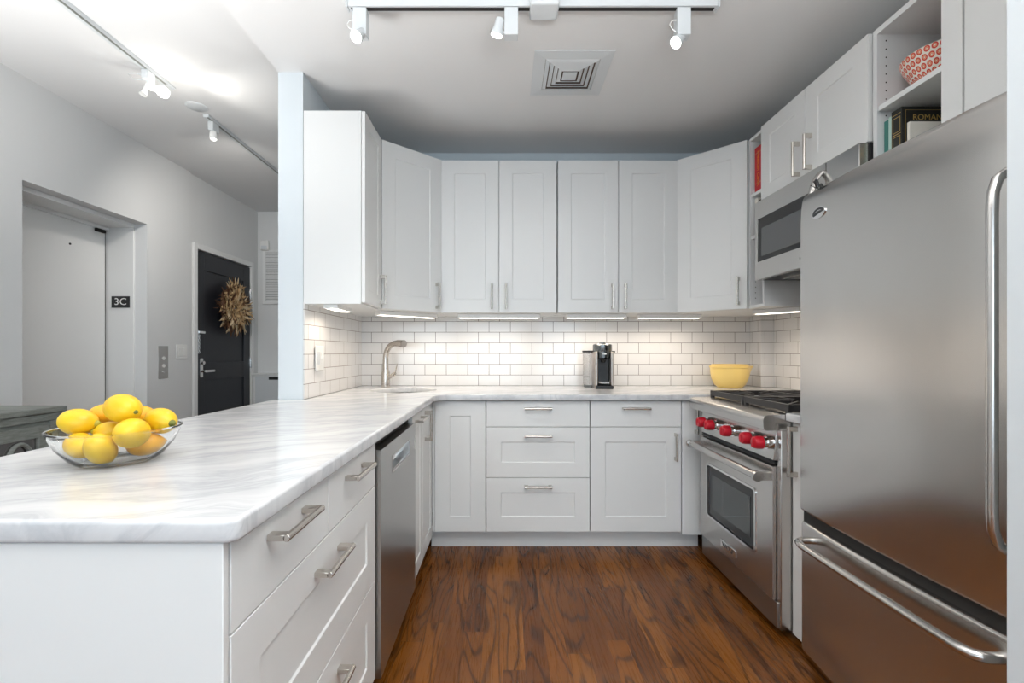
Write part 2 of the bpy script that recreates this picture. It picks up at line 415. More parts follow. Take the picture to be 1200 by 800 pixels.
# rear wall with three tall windows
b = MB(); wins = [(-2.4, -1.1), (-.85, .45), (.75, 1.75)]
xs = [-3.1]+[v for q in wins for v in q]+[2.02]
for k in range(0, len(xs), 2): b.box(xs[k], xs[k+1], -3.6, -3.45, 0, LH)
for a, c in wins: b.box(a, c, -3.6, -3.45, 0, .45); b.box(a, c, -3.6, -3.45, 2.45, LH)
struct('wall_rear', b, 'wall')
for k, (a, c) in enumerate(wins):
    b = MB()
    for q in ((a, a+.05, .45, 2.45), (c-.05, c, .45, 2.45), (a, c, .45, .5), (a, c, 2.4, 2.45), (a, c, 1.42, 1.47)): b.box(q[0], q[1], -3.56, -3.5, q[2], q[3])
    struct('window_%d' % (k+1), b, 'trim')
# tiled splashbacks: x along the wall, z from the counter top
b = MB().box(0, 2.81, 0, .006, 0, .50)
o = struct('trim_3', b, 'tile', 'white subway tile splashback along the back wall'); o.location = (KL, KB-.007, .915)
M['tile_l'] = tile('subway_tile_left_lit', (.25, .21, .18), .03); M['tile_r'] = tile('subway_tile_right', (.17, .14, .12), .05)  # left grout paler: stronger light on that wall put into its colour
o = struct('trim_4', MB().box(0, .965, 0, .006, 0, .50), 'tile_l', 'white subway tile on the left wall beside the sink'); o.location = (KL+.007, 2.382, .915); o.rotation_euler = (0, 0, R(90))
b = MB(); b.box(0, .14, 0, .006, 0, .50)
o = struct('trim_5', b, 'tile_r', 'narrow tiled side of the corner chase'); o.location = (1.779, KB-.008, .915); o.rotation_euler = (0, 0, R(-90))
o = struct('trim_6', MB().box(0, .09, 0, .006, 0, .50), 'tile_r', 'tiled front of the corner chase'); o.location = (1.78, 3.203, .915)
o = struct('trim_7', MB().box(0, 1.45, 0, .006, 0, .50), 'tile_r', 'white subway tile on the right wall behind the range'); o.location = (KR-.001, 3.20, .915); o.rotation_euler = (0, 0, R(-90))

# ------------------------------------------------------------ cabinets
def pull(parent, x, z, vert=False, L=.158, y=-.02, mx=None):
    b = MB(); h = L/2; so = .034
    def bx(a0, a1, y0, y1, t):
        if vert: b.box(x-t, x+t, y0, y1, z+a0, z+a1)
        else: b.box(x+a0, x+a1, y0, y1, z-t, z+t)
    bx(-h, -h+.020, y-so+.003, y, .0055); bx(h-.020, h, y-so+.003, y, .0055)
    if vert: b.tube([(x, y-so, z-h), (x, y-so, z+h)], .0068, 14)
    else: b.tube([(x-h, y-so, z), (x+h, y-so, z)], .0068, 14)
    return link('handle', b, 'nickel', parent, bev=.001, mx=mx, smooth=True)
G = .0015
def slab(root, x0, x1, z0, z1, name='drawer', mx=None, label=None):
    return link(name, MB().box(x0+G, x1-G, -.02, -.001, z0+G, z1-G), 'cab', root, bev=.0015, mx=mx, label=label)
def front(root, x0, x1, z0, z1, name='door', st=.085, mx=None, label=None):
    return link(name, MB().shaker(x0+G, x1-G, z0+G, z1-G, -.02, -.001, st), 'cab', root, bev=.0012, mx=mx, label=label)
def body(root, w_, d, z0, z1):
    return link('body', MB().box(.0005, w_-.0005, 0, d, z0, z1), 'cab', root, bev=.001)

Z0, Z1, Z2, Z3 = .118, .432, .725, .876
BY = 2.70   # back run carcass front
# back run
c = thing('base_cabinet', 'white corner base cabinet with one tall panelled door, left of the drawers on back wall', 'cabinet', (-.398, BY, 0))
link('filler_strip', MB().box(-.0115, -.0005, -.016, .004, Z0, .876), 'cab', c)
body(c, .297, .60, Z0, .878); front(c, .0, .295, Z0, Z3)
c = thing('base_cabinet', 'white base cabinet with a stack of three drawers, in the middle of the back run', 'cabinet', (-.100, BY, 0))
body(c, .600, .60, Z0, .878)
d = slab(c, 0, .60, Z2, Z3); pull(d, .30, .834)
for a, z, hz in ((Z1, Z2, .676), (Z0, Z1, .385)):
    d = front(c, 0, .60, a, z, 'drawer'); pull(d, .30, hz)
c = thing('base_cabinet', 'white base cabinet with one slab drawer over a panelled door, near the range', 'cabinet', (.502, BY, 0))
body(c, .527, .60, Z0, .878)
d = slab(c, 0, .527, Z2, Z3); pull(d, .263, .834)
d = front(c, 0, .527, Z0, Z2); pull(d, .49, .612, True)
c = thing('base_cabinet', 'narrow white filler cabinet with vertical handle, between the back cabinets and the range', 'cabinet', (1.031, BY, 0))
link('body', MB().box(0, .125, 0, .55, Z0, .878), 'cab', c, bev=.001)
d = slab(c, 0, .125, .10, Z3, 'door'); pull(d, .078, .768, True)
tag(link('toe_kick', MB().box(-.43, 1.16, 2.765, 2.78, 0, .116), 'cab'), 'white recessed toe kick board under the back base cabinets', 'toe kick')
# peninsula: local x = world y
PX = -.43
c = thing('base_cabinet', 'white peninsula drawer cabinet, two small drawers over two wide ones, nearest the camera', 'cabinet', (PX, .696, 0), R(90))
body(c, .786, .58, Z0, .878)
d = slab(c, 0, .390, Z2+.008, Z3); pull(d, .185, .837)
d = slab(c, .390, .786, Z2+.008, Z3); pull(d, .580, .832)
d = front(c, 0, .786, Z1, Z2+.008, 'drawer'); pull(d, .386, .676)
d = front(c, 0, .786, Z0, Z1, 'drawer'); pull(d, .386, .372)
tag(link('end_panel', MB().box(-1.12, -.411, .679, .6935, 0, .879), 'cab', bev=.0015), 'plain white end panel closing the near end of the peninsula', 'panel')
tag(link('back_panel', MB().box(-1.12, -1.10, .6945, 2.37, 0, .879), 'cab', bev=.0015), 'white panel on the living side of the peninsula', 'panel')
c = thing('dishwasher', 'stainless steel dishwasher with recessed pocket handle, in the peninsula', 'dishwasher', (PX, 1.487, 0), R(90))
link('body', MB().box(.004, .594, .01, .57, .10, .84), 'dark_gap', c)
link('top_gap_shade', MB().box(.004, .594, -.002, .009, .845, .872), 'dark_gap', c)  # dark bar in place of the shade above the dishwasher door
b = MB(); x0, x1, z0, z1, y0 = .008, .590, .105, .842, -.035
hx0, hx1, hz0, hz1 = .155, .455, .735, .788
for q in ((x0, hx0, z0, z1), (hx1, x1, z0, z1), (hx0, hx1, z0, hz0), (hx0, hx1, hz1, z1)):
    b.box(q[0], q[1], y0, .008, q[2], q[3])
bmesh.ops.remove_doubles(b.bm, verts=b.bm.verts, dist=1e-5)
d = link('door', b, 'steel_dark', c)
b = MB(); b.prism([(y0+.001, hz0), (y0+.028, hz0+.012), (y0+.030, hz1), (.006, hz1), (.006, hz0)], hx0, hx1, plane='yz')
link('pocket_handle', b, 'chrome', d, bev=.001)
b = MB()
for q in ((hx0-.004, hx0, hz0-.004, hz1+.004), (hx1, hx1+.004, hz0-.004, hz1+.004), (hx0, hx1, hz0-.004, hz0), (hx0, hx1, hz1, hz1+.004)): b.box(q[0], q[1], y0-.002, y0, q[2], q[3])
link('handle_rim', b, 'steel', d)
link('kick_plate', MB().box(.008, .590, .04, .06, 0, .10), 'dark_gap', c)
c = thing('base_cabinet', 'narrow white pull-out cabinet with horizontal handle, just past the dishwasher', 'cabinet', (PX, 2.088, 0), R(90))
body(c, .270, .58, Z0, .878); d = front(c, 0, .270, .098, Z3, st=.07); pull(d, .14, .836)
c = thing('base_cabinet', 'white base cabinet with vertical handle in the inside corner of the peninsula', 'cabinet', (PX, 2.360, 0), R(90))
link('body', MB().box(0, .338, .0, .58, Z0, .70), 'cab', c); d = front(c, 0, .315, .098, Z3, st=.07); pull(d, .055, .774, True)
tag(link('toe_kick', MB().box(-.51, -.50, .697, 2.76, 0, .097), 'cab'), 'white recessed toe kick board under the peninsula', 'toe kick')

# wall cabinets
UB, UT = 1.412, 2.400
UY = 3.02
def ubox(c, w_, d=.325): return link('body', MB().box(0, w_, 0, d, UB, UT), 'cab', c, bev=.001)
hz = UB+.105
c = thing('wall_cabinet', 'white double-door wall cabinet left of centre on the back wall', 'cabinet', (-.405, UY, 0), group=None)
ubox(c, .752)
for a, h in ((0, .330), (.376, .422)):
    d = front(c, a, a+.375, UB, UT); pull(d, h, hz, True, .165)
c = thing('wall_cabinet', 'white double-door wall cabinet right of centre, above the coffee machine', 'cabinet', (.352, UY, 0))
ubox(c, .778)
for a, h in ((0, .350), (.394, .434)):
    d = front(c, a, a+(.393 if a == 0 else .383), UB, UT); pull(d, h, hz, True, .165)
# left side cabinet (faces +x)
c = thing('wall_cabinet', 'white wall cabinet on the left wall with its broad blank side towards the camera', 'cabinet', (-.732, 2.383, 0), R(90))
link('body', MB().box(0, .325, 0, .297, UB-.006, UT), 'cab', c, bev=.001)
d = front(c, 0.001, .325, UB, UT, st=.07); pull(d, .285, hz, True, .165)
# diagonal corner cabinets
def diag(label, P0, P1, poly, hx, L):
    c = thing('corner_wall_cabinet', label, 'cabinet', (0, 0, 0))
    cx = sum(p[0] for p in poly)/len(poly); cy = sum(p[1] for p in poly)/len(poly); c.location = (cx, cy, 0)
    link('body', MB().prism([(p[0]-cx, p[1]-cy) for p in poly], UB, UT), 'cab', c, bev=.001)
    a = math.atan2(P1[1]-P0[1], P1[0]-P0[0]); ln = math.hypot(P1[0]-P0[0], P1[1]-P0[1])
    mx = Matrix.Translation((P0[0]-cx, P0[1]-cy, 0)) @ Matrix.Rotation(a, 4, 'Z')
    d = front(c, .002, ln-.002, UB, UT, mx=mx); pull(d, hx if hx > 0 else ln+hx, hz, True, .165, mx=mx)
    return c
diag('white diagonal corner wall cabinet above the sink', (-.724, 2.716), (-.412, 3.012),
     [(-1.028, 2.712), (-.728, 2.712), (-.410, 3.018), (-.410, 3.343), (-1.028, 3.343)], -.045, 0)
diag('white diagonal corner wall cabinet above the yellow bowl', (1.135, 3.012), (1.440, 2.722),
     [(1.134, 3.016), (1.440, 2.726), (1.865, 2.726), (1.865, 3.205), (1.775, 3.205), (1.775, 3.343), (1.134, 3.343)], -.045, 0)

# open shelf units and cabinets on the right wall: local x runs towards the camera, front faces -x
def holes(b, x, y0s, zs, sgn, m=1):
    for yy in y0s:
        for z in zs: b.cyl((x, yy, z), (x+sgn*.0006, yy, z), .0028, 8, m)
FX = 1.44
c = thing('open_shelf_unit', 'narrow white open shelf unit holding the red cookbook, between corner cabinet and microwave', 'shelf', (FX, 2.718, 0), R(-90))
W = .158; D = .42
b = MB(); b.box(0, .016, 0, D, UB, UT); holes(b, .016, (.03,), [UB+.06+.032*k for k in range(28)], 1)
link('side_panel', b, ['cabin', 'dark_gap'], c)
b = MB(); b.box(W-.016, W, 0, D, UB, UT); link('side_panel', b, ['cabin', 'dark_gap'], c)
link('top_panel', MB().box(.016, W-.016, 0, D, UT-.016, UT), 'cabin', c)
link('bottom_panel', MB().box(.016, W-.016, 0, D, UB, UB+.016), 'cabin', c)
link('back_panel', MB().box(.016, W-.016, D-.008, D, UB+.016, UT-.016), 'cabin', c)
for z in (2.075, 1.83): link('shelf', MB().box(.017, W-.017, .004, D-.009, z-.018, z), 'cab', c, bev=.001)
# cabinet over the microwave
c = thing('wall_cabinet', 'white two-door cabinet over the microwave', 'cabinet', (1.44, 2.556, 0), R(-90))
link('body', MB().box(0, .752, 0, .42, 1.982, UT), 'cab', c, bev=.001)
for a, h in ((0, .335), (.376, .420)):
    d = front(c, a, a+.376, 1.978, UT, st=.08); pull(d, h, 2.083, True, .165)
# tall open shelf next to the fridge cabinet
c = thing('open_shelf_unit', 'white open shelf unit with patterned bowl above and dark books below, beside the fridge cabinet', 'shelf', (1.435, 1.798, 0), R(-90))
W = .300; D = .425; zb = 1.76
b = MB(); b.box(0, .018, 0, D, zb, UT); holes(b, .018, (.035,), [zb+.05+.032*k for k in range(19)], 1)
link('side_panel', b, ['cabin', 'dark_gap'], c)
b = MB(); b.box(W-.018, W, 0, D, zb, UT); link('side_panel', b, ['cabin', 'dark_gap'], c)
link('top_panel', MB().box(.018, W-.018, 0, D, UT-.022, UT), 'cabin', c)
link('bottom_panel', MB().box(.018, W-.018, 0, D, zb, zb+.018), 'cabin', c)
link('back_panel', MB().box(.018, W-.018, D-.008, D, zb+.018, UT-.022), 'cabin', c)
link('shelf', MB().box(.019, W-.019, .004, D-.009, 2.082, 2.102), 'cab', c, bev=.001)
c = thing('wall_cabinet', 'white cabinet above the refrigerator with plain filler strip', 'cabinet', (1.435, 1.496, 0), R(-90))
link('body', MB().box(0, .56, 0, .43, 1.79, UT), 'cab', c, bev=.001)
link('filler_strip', MB().box(0, .068, -.022, -.001, 1.79, UT), 'cab', c, bev=.001)
link('door', MB().box(.075, .56, -.022, -.001, 1.79, UT), 'cab', c, bev=.0015)

# ------------------------------------------------------------ countertops
def counter(name, outer, hole, z0, z1, bev, m):
    cu = bpy.data.curves.new(name, 'CURVE'); cu.dimensions = '2D'; cu.fill_mode = 'BOTH'
    for pts in (outer, hole):
        if not pts: continue
        s = cu.splines.new('POLY'); s.points.add(len(pts)-1); s.use_cyclic_u = True
        for p, q in zip(s.points, pts): p.co = (q[0], q[1], 0, 1)
    cu.extrude = (z1-z0)/2-bev; cu.bevel_depth = bev; cu.bevel_resolution = 3; cu.offset = -bev
    t = bpy.data.objects.new(name, cu); COL.objects.link(t)
    dg = bpy.context.evaluated_depsgraph_get(); me = bpy.data.meshes.new_from_object(t.evaluated_get(dg))
    bpy.data.objects.remove(t); bpy.data.curves.remove(cu)
    me.transform(Matrix.Translation((0, 0, (z0+z1)/2))); me.materials.clear(); me.materials.append(M[m]); me.name = name
    me.shade_smooth(); me.set_sharp_from_angle(angle=R(50))
    o = bpy.data.objects.new(name, me); COL.objects.link(o); return o
SC = (-.640, 2.965); SR = .195
def squircle(c, r, n=48, p=2.7, rot=R(45)):
    out = []
    for k in range(n):
        a = 2*math.pi*k/n; rad = r/((abs(math.cos(a))**p+abs(math.sin(a))**p)**(1/p))
        out.append((c[0]+rad*math.cos(a+rot), c[1]+rad*math.sin(a+rot)))
    return out
outer = [(-1.18, .672)] + arc((-.388-.022, .672+.022), .022, -90, 0, 6) + arc((-.388+.085, 2.648-.085), .085, 180, 90, 10) + \
        [(1.868, 2.648), (1.868, 3.203), (1.778, 3.203), (1.778, KB-.008), (KL+.008, KB-.008), (KL+.008, 2.376), (-1.18, 2.376)]
o = counter('countertop', outer, squircle(SC, SR)[::-1], .880, .915, .007, 'marble')
tag(o, 'white veined marble countertop running along the peninsula and back wall, with sink cut-out', 'countertop')
o = counter('countertop', [(1.135, 1.728), (1.868, 1.728), (1.868, 1.862), (1.135, 1.862)], None, .880, .915, .007, 'marble')
tag(o, 'small strip of marble countertop between the range and the refrigerator', 'countertop')
c = thing('base_cabinet', 'narrow white cabinet with long vertical handle, squeezed between range and refrigerator', 'cabinet', (1.180, 1.860, 0), R(-90))
link('body', MB().box(0, .130, .0, .66, .03, .878), 'cab', c); d = slab(c, 0, .130, .03, Z3, 'door'); pull(d, .03, .765, True, .20)
# sink
b = MB(); pr = [(SR+.02, -.001), (SR+.004, -.001), (SR+.002, -.01), (SR-.004, -.14), (SR-.03, -.172), (.03, -.18), (0, -.18)]
pr2 = [(0, -.184), (.03, -.184), (SR-.028, -.176), (SR, -.142), (SR+.006, -.012), (SR+.02, -.004)]
b.lathe(pr+pr2+[(SR+.02, -.001)], (0, 0, 0), 48, sq=2.7, rot=R(45))
c = thing('sink', 'small undermounted steel corner sink let into the marble', 'sink', (SC[0], SC[1], .879))
link('basin', b, 'steel', c, smooth=True)
link('drain', MB().lathe([(0, -.178), (.03, -.178), (.038, -.1785), (.04, -.1795)], seg=24), 'chrome', c, smooth=True)
# faucet
c = thing('faucet', 'brushed nickel pull-out faucet arching over the corner sink', 'faucet', (-.812, 3.195, .915), R(-32))
b = MB(); b.lathe([(0, 0), (.029, 0), (.0295, .003), (.0285, .10), (.025, .118), (0, .118)], seg=28)
link('base', b, 'nickel', c, smooth=True)
pts = [(0, 0, .10), (-.002, 0, .16), (0, 0, .21), (.010, 0, .248), (.032, 0, .278), (.062, 0, .295), (.090, 0, .301)]
link('spout', MB().tube(pts, [.022, .0195, .0185, .0185, .019, .020, .020], 18), 'nickel', c, smooth=True)
link('spray_head', MB().tube([(.088, 0, .3005), (.115, 0, .302), (.150, 0, .300), (.165, 0, .299)], [.020, .0235, .025, .025], 18), 'nickel', c, smooth=True)
link('spray_collar', MB().cyl((.165, 0, .299), (.174, 0, .298), .0252, 18), 'steel_dark', c, smooth=True)
b = MB(); b.tube([(.012, 0, .062), (.05, 0, .078), (.085, 0, .095), (.092, 0, .101)], [.016, .0135, .0125, .009], 14)
h = link('lever_arm', b, 'nickel', c, smooth=True)
link('lever', MB().tube([(.088, 0, .098), (.096, 0, .118), (.110, 0, .165)], [.0065, .0045, .0038], 10), 'nickel', h, smooth=True)

# ------------------------------------------------------------ range
c = thing('range_cooker', 'stainless steel gas range with red knobs and oven door', 'range', (1.12, 2.605, 0), R(-90))
W = .74
link('body', MB().box(.004, W-.004, .03, .735, .12, .84), 'steel', c, bev=.002)
link('side_post', MB().box(W-.028, W, -.002, .05, .036, .842), 'steel', c, bev=.002)
link('side_post', MB().box(0, .012, -.002, .05, .036, .842), 'steel', c, bev=.002)
link('kick_panel', MB().box(.012, W-.018, -.008, .02, .036, .140), 'steel_dark', c, bev=.0015)
for x in (.05, W-.05):
    for y in (.08, .66): link('leg', MB().cyl((x, y, 0), (x, y, .12), .018, 16), 'steel', c, smooth=True)
# door with window opening
b = MB(); x0, x1, z0, z1 = .014, W-.032, .146, .690
wx0, wx1, wz0, wz1 = .105, .575, .285, .555
for q in ((x0, wx0, z0, z1), (wx1, x1, z0, z1), (wx0, wx1, z0, wz0), (wx0, wx1, wz1, z1)): b.box(q[0], q[1], -.018, .028, q[2], q[3])
bmesh.ops.remove_doubles(b.bm, verts=b.bm.verts, dist=1e-5)
od = link('oven_door', b, 'steel', c)
b = MB(); rr = .018
def rrect(a0, a1, c0, c1, r): return arc((a0+r, c0+r), r, 180, 270, 5)+arc((a1-r, c0+r), r, 270, 360, 5)+arc((a1-r, c1-r), r, 0, 90, 5)+arc((a0+r, c1-r), r, 90, 180, 5)
b.box(wx0, wx1, -.014, .020, wz0, wz1)
link('window_border', b, 'black_gloss', od, bev=.001)
link('window_glass', MB().box(wx0+.045, wx1-.045, -.0155, -.014, wz0+.045, wz1-.045), 'glass_dark', od)
b = MB()
o_ = rrect(wx0-.008, wx1+.008, wz0-.008, wz1+.008, .02); i_ = rrect(wx0+.002, wx1-.002, wz0+.002, wz1-.002, .016)
for k in range(len(o_)):
    k2 = (k+1) % len(o_)
    for y0, y1 in ((-.0225, -.018),):
        v = [b.bm.verts.new(p) for p in ((o_[k][0], y0, o_[k][1]), (o_[k2][0], y0, o_[k2][1]), (i_[k2][0], y0, i_[k2][1]), (i_[k][0], y0, i_[k][1]),
             (o_[k][0], y1, o_[k][1]), (o_[k2][0], y1, o_[k2][1]), (i_[k2][0], y1, i_[k2][1]), (i_[k][0], y1, i_[k][1]))]
        for q in ((0,1,2,3), (4,7,6,5), (0,4,5,1), (3,2,6,7)): b.bm.faces.new([v[j] for j in q])
bmesh.ops.remove_doubles(b.bm, verts=b.bm.verts, dist=1e-5)
link('window_trim', b, 'chrome', od)
b = MB(); b.tube([(.012, -.075, .648), (W-.045, -.075, .648)], .0165, 24)
for x in (.012, W-.045): b.cyl((x-.010, -.075, .648), (x+.010, -.075, .648), .021, 24)
for x in (.014, W-.047): b.box(x-.011, x+.011, -.072, -.017, .632, .664)
link('handle', b, 'steel', od, smooth=True, bev=.001)
b = MB(); b.box(.262, .410, -.0225, -.018, .180, .216); bd = link('badge', b, 'chrome', od, bev=.001)
text('badge_lettering', 'WOLF', .031, Matrix.Translation((.336, -.0228, .198)) @ Matrix.Rotation(R(90), 4, 'X'), 'black_plastic', bd, sx=1.3)
# control panel and slots
link('control_panel', MB().prism([(-.016, .716), (-.004, .838), (.03, .838), (.03, .716)], .014, W-.030, plane='yz'), 'steel', c, bev=.0015)
b = MB()
for z in (.700, .710): b.box(.016, W-.034, -.010, .024, z-.003, z+.003)
link('vent_slot', b, 'black_plastic', c)
for x in (.135, .233, .407, .588, .685):
    kz = .785; ks = MB()
    ks.cyl((x, -.035, kz), (x, -.010, kz), .027, 28); ks.cyl((x, -.048, kz), (x, -.035, kz), .022, 28)
    kb = link('knob', ks, 'chrome', c, smooth=True)
    b = MB(); b.tube([(x, -.046, kz), (x, -.050, kz), (x, -.072, kz), (x, -.084, kz), (x, -.088, kz)], [.021, .0265, .0262, .0235, .017], 28)
    b.box(x-.005, x+.005, -.092, -.080, kz-.018, kz+.018)
    link('knob_grip', b, 'red', kb, smooth=True, bev=.001, label='red knob grip')
# bullnose and cooktop
pr = [(-.070, .846), (-.074, .860), (-.075, .885), (-.070, .898), (-.058, .905), (.06, .908), (.06, .842), (-.06, .842)]
link('bullnose', MB().prism(pr, 0, W, plane='yz'), 'steel', c, smooth=True)
link('cooktop', MB().box(0, W, .06, .735, .842, .905), 'steel', c, bev=.003)
for i in range(2):
    gx = .012+i*.36; gw = .352
    for j in range(2):
        bx, by = gx+gw/2, .20+.31*j
        b = MB(); b.lathe([(0, 0), (.055, 0), (.055, .006), (.042, .010), (.042, .018), (0, .020)], (bx, by, .905), 28)
        link('burner', b, 'iron', c, smooth=True)
    b = MB(); zt, zb_ = .945, .913; y0, y1 = .045, .665
    def bar(xa, ya, xb, yb, t=.0065, za=None):
        dx, dy = xb-xa, yb-ya; L = math.hypot(dx, dy); mx = Matrix.Translation((xa, ya, 0)) @ Matrix.Rotation(math.atan2(dy, dx), 4, 'Z')
        b.box(0, L, -t, t, za or zt-.018, zt, mx=mx)
    bar(gx, y0, gx+gw, y0, .008, .917); bar(gx, y1, gx+gw, y1, .008, .917); bar(gx+.008, y0, gx+.008, y1, .008, .917); bar(gx+gw-.008, y0, gx+gw-.008, y1, .008, .917)
    bar(gx, (y0+y1)/2, gx+gw, (y0+y1)/2, .007)
    for j in range(2):
        bx, by = gx+gw/2, .20+.31*j
        for k in range(8):
            a = k*math.pi/4; ex = .16 if k % 2 == 0 else .20
            ca, sa = math.cos(a), math.sin(a)
            bar(bx+.045*ca, by+.045*sa, bx+min(ex, .168/max(abs(ca), 1e-3), .15/max(abs(sa), 1e-3))*ca, by+min(ex, .168/max(abs(ca), 1e-3), .15/max(abs(sa), 1e-3))*sa, .005)
    for x in (gx+.012, gx+gw-.012):
        for y in (y0, y1): b.box(x-.009, x+.009, y-.009, y+.009, .905, .93)
    link('grate', b, 'iron', c, bev=.0015)
link('backguard', MB().box(0, W, .735, .748, .84, .945), 'steel', c, bev=.001)

# ------------------------------------------------------------ microwave
c = thing('microwave', 'stainless steel over-the-range microwave under the short cabinet', 'microwave', (1.385, 2.552, 0), R(-90))
W = .748; z0, z1 = 1.552, 1.974
link('body', MB().box(.002, W, .035, .47, z0, z1), 'black_plastic', c, bev=.002)
b = MB(); dw = .560
b.prism([(0, 0), (0, 0)], 0, 1) if False else None
wx0, wx1, wz0, wz1 = .028, .50, z0+.095, z1-.095
for q in ((0, wx0, z0, z1), (wx1, dw, z0, z1), (wx0, wx1, z0, wz0), (wx0, wx1, wz1, z1)): b.box(q[0], q[1], 0, .034, q[2], q[3])
bmesh.ops.remove_doubles(b.bm, verts=b.bm.verts, dist=1e-5)
d = link('door', b, 'steel', c)
link('window_border', MB().box(wx0, wx1, .002, .03, wz0, wz1), 'black_gloss', d, bev=.001)
link('window_mesh', MB().box(wx0+.035, wx1-.03, .0005, .002, wz0+.025, wz1-.055), 'micro_glass', d)
b = MB(); zc = (z0+z1)/2
b.tube([(dw-.022, -.001, z1-.035)] + [(dw-.022, -.012-.045*math.sin(math.pi*k/12)**.6, z1-.045-(z1-z0-.09)*k/12) for k in range(13)] + [(dw-.022, -.001, z0+.035)], .011, 14)
link('handle', b, 'steel', d, smooth=True)
link('control_panel', MB().box(dw+.003, W, 0, .034, z0, z1), 'steel', c, bev=.002)
link('grease_filter', MB().box(.08, W-.08, .10, .40, z0-.006, z0), 'steel', c, bev=.001)
link('badge', MB().box(.385, .455, -.001, 0, z0+.041, z0+.049), 'steel_dark', d)

# ------------------------------------------------------------ refrigerator
c = thing('refrigerator', 'large stainless steel bottom-freezer refrigerator at right', 'refrigerator', (1.10, 1.722, 0), R(-90))
W = .752
link('body', MB().box(.004, W-.004, .075, .745, .03, 1.725), 'gunmetal', c, bev=.003)
def bowed(z0, z1, name, bev=.014):
    n = 22; pts = [(W*k/n, -.002-.016*(1-(2*k/n-1)**2)+.016) for k in range(n+1)]
    pts = [(x, y-.010) for x, y in pts]
    pts += [(W, .068), (0, .068)]
    if name == 'freezer_drawer': return link(name, MB().prism(pts, z0, z1), 'fridge', c, bev=bev, seg=5)
    b = MB(); rings = []
    for z, off in ((z0, .010), (z0+.004, .003), (z0+.012, 0), (z0+.4, 0), (z1-.20, 0), (z1-.13, .0004), (z1-.09, .0015), (z1-.06, .003), (z1-.04, .005), (z1-.022, .008), (z1-.010, .013), (z1-.003, .020), (z1, .028)):
        rings.append([b.bm.verts.new((x, min(y+off, .068), z)) for x, y in pts])
    for A, B in zip(rings, rings[1:]):
        for k in range(len(A)): b.bm.faces.new((A[k], A[(k+1) % len(A)], B[(k+1) % len(A)], B[k]))
    b.bm.faces.new(rings[0]); b.bm.faces.new(rings[-1])
    return link(name, b, 'fridge', c, smooth=True)
fd = bowed(.572, 1.742, 'refrigerator_door', .020)
fz = bowed(.055, .536, 'freezer_drawer', .012)
link('fridge_gap_shade', MB().box(.006, W-.006, .012, .075, .534, .574), 'dark_gap', c)  # dark block standing in for shade between door and freezer drawer
link('toe_grille', MB().box(.01, W-.01, .06, .08, .0, .055), 'black_plastic', c)
link('hinge', MB().box(.02, .10, .02, .072, .538, .550), 'chrome', c, bev=.002)
# door handle (vertical, near side) and freezer handle
hx = .730
zz = [1.548, 1.545, 1.530, 1.500, 1.46]; yy = [.004, -.022, -.042, -.052, -.054]
pts = [(hx, y, z) for y, z in zip(yy, zz)] + [(hx, -.054, z) for z in (1.3, 1.15, 1.0)]
pts += [(hx, y, 2.28-z) for y, z in reversed(list(zip(yy, zz)))]
link('handle', MB().tube(pts, .0105, 18), 'fridge', fd, smooth=True)
zh = .482; yy = [.002, -.028, -.048, -.058]; xx = [.055, .057, .070, .10]
pts = [(x, y, zh) for x, y in zip(xx, yy)] + [(x, -.060, zh) for x in (.2, .38, .56)] + [(W-x, y, zh) for x, y in reversed(list(zip(xx, yy)))]
link('handle', MB().tube(pts, .0125, 18), 'steel', fz, smooth=True)
# oval emblem
def ell(rx, rz, n=32, a0=0, a1=360): return [(rx*math.cos(R(a0+(a1-a0)*k/n)), rz*math.sin(R(a0+(a1-a0)*k/n))) for k in range(n)]
ex, ez = .112, 1.643
mxe = Matrix.Translation((ex, -.001, ez)) @ Matrix.Rotation(R(-3.4), 4, 'Z')
b = MB(); b.prism(ell(.036, .0195), -.0052, .010, plane='xz'); em = link('emblem', b, 'chrome', fd, mx=mxe, smooth=True, label='oval chrome emblem')
b = MB(); pts = [(.032*math.cos(R(t)), .0168*math.sin(R(t))) for t in range(5, 221, 12)]
b.prism(pts, -.0062, -.005, plane='xz'); link('emblem_field', b, 'black_gloss', em, mx=mxe)
link('emblem_swoosh', MB().prism([(-.018, .001), (-.010, .006), (0, .0085), (.012, .0075), (.020, .003), (.012, .0055), (0, .0062), (-.010, .004)], -.0068, -.0061, plane='xz'), 'chrome', em, mx=mxe)
# dark folded glasses lying on the fridge
c = thing('sunglasses', 'folded dark blue lensed sunglasses on the far front corner of the refrigerator top', 'glasses', (1.140, 1.672, 1.7425), R(42))
b = MB()
for s_ in (-1, 1): b.tube([(s_*.031+.024*math.cos(a), 0, .0165+.015*math.sin(a)) for a in [k*math.pi/8 for k in range(16)]], .0017, 6, close=True)
b.tube([(-.007, 0, .018), (0, 0, .021), (.007, 0, .018)], .0014, 6)
link('frame', b, 'black_plastic', c, smooth=True)
for s_ in (-1, 1):
    b = MB(); b.prism([(s_*.031+x, .0165+z) for x, z in ell(.0235, .0145, 20)], -.001, .001, plane='xz'); link('lens', b, 'lens', c)
    link('temple', MB().tube([(s_*.054, 0, .020), (s_*.052, .008+.003*s_, .019), (-s_*.045, .012+.003*s_, .010)], .0016, 6), 'black_plastic', c, smooth=True)

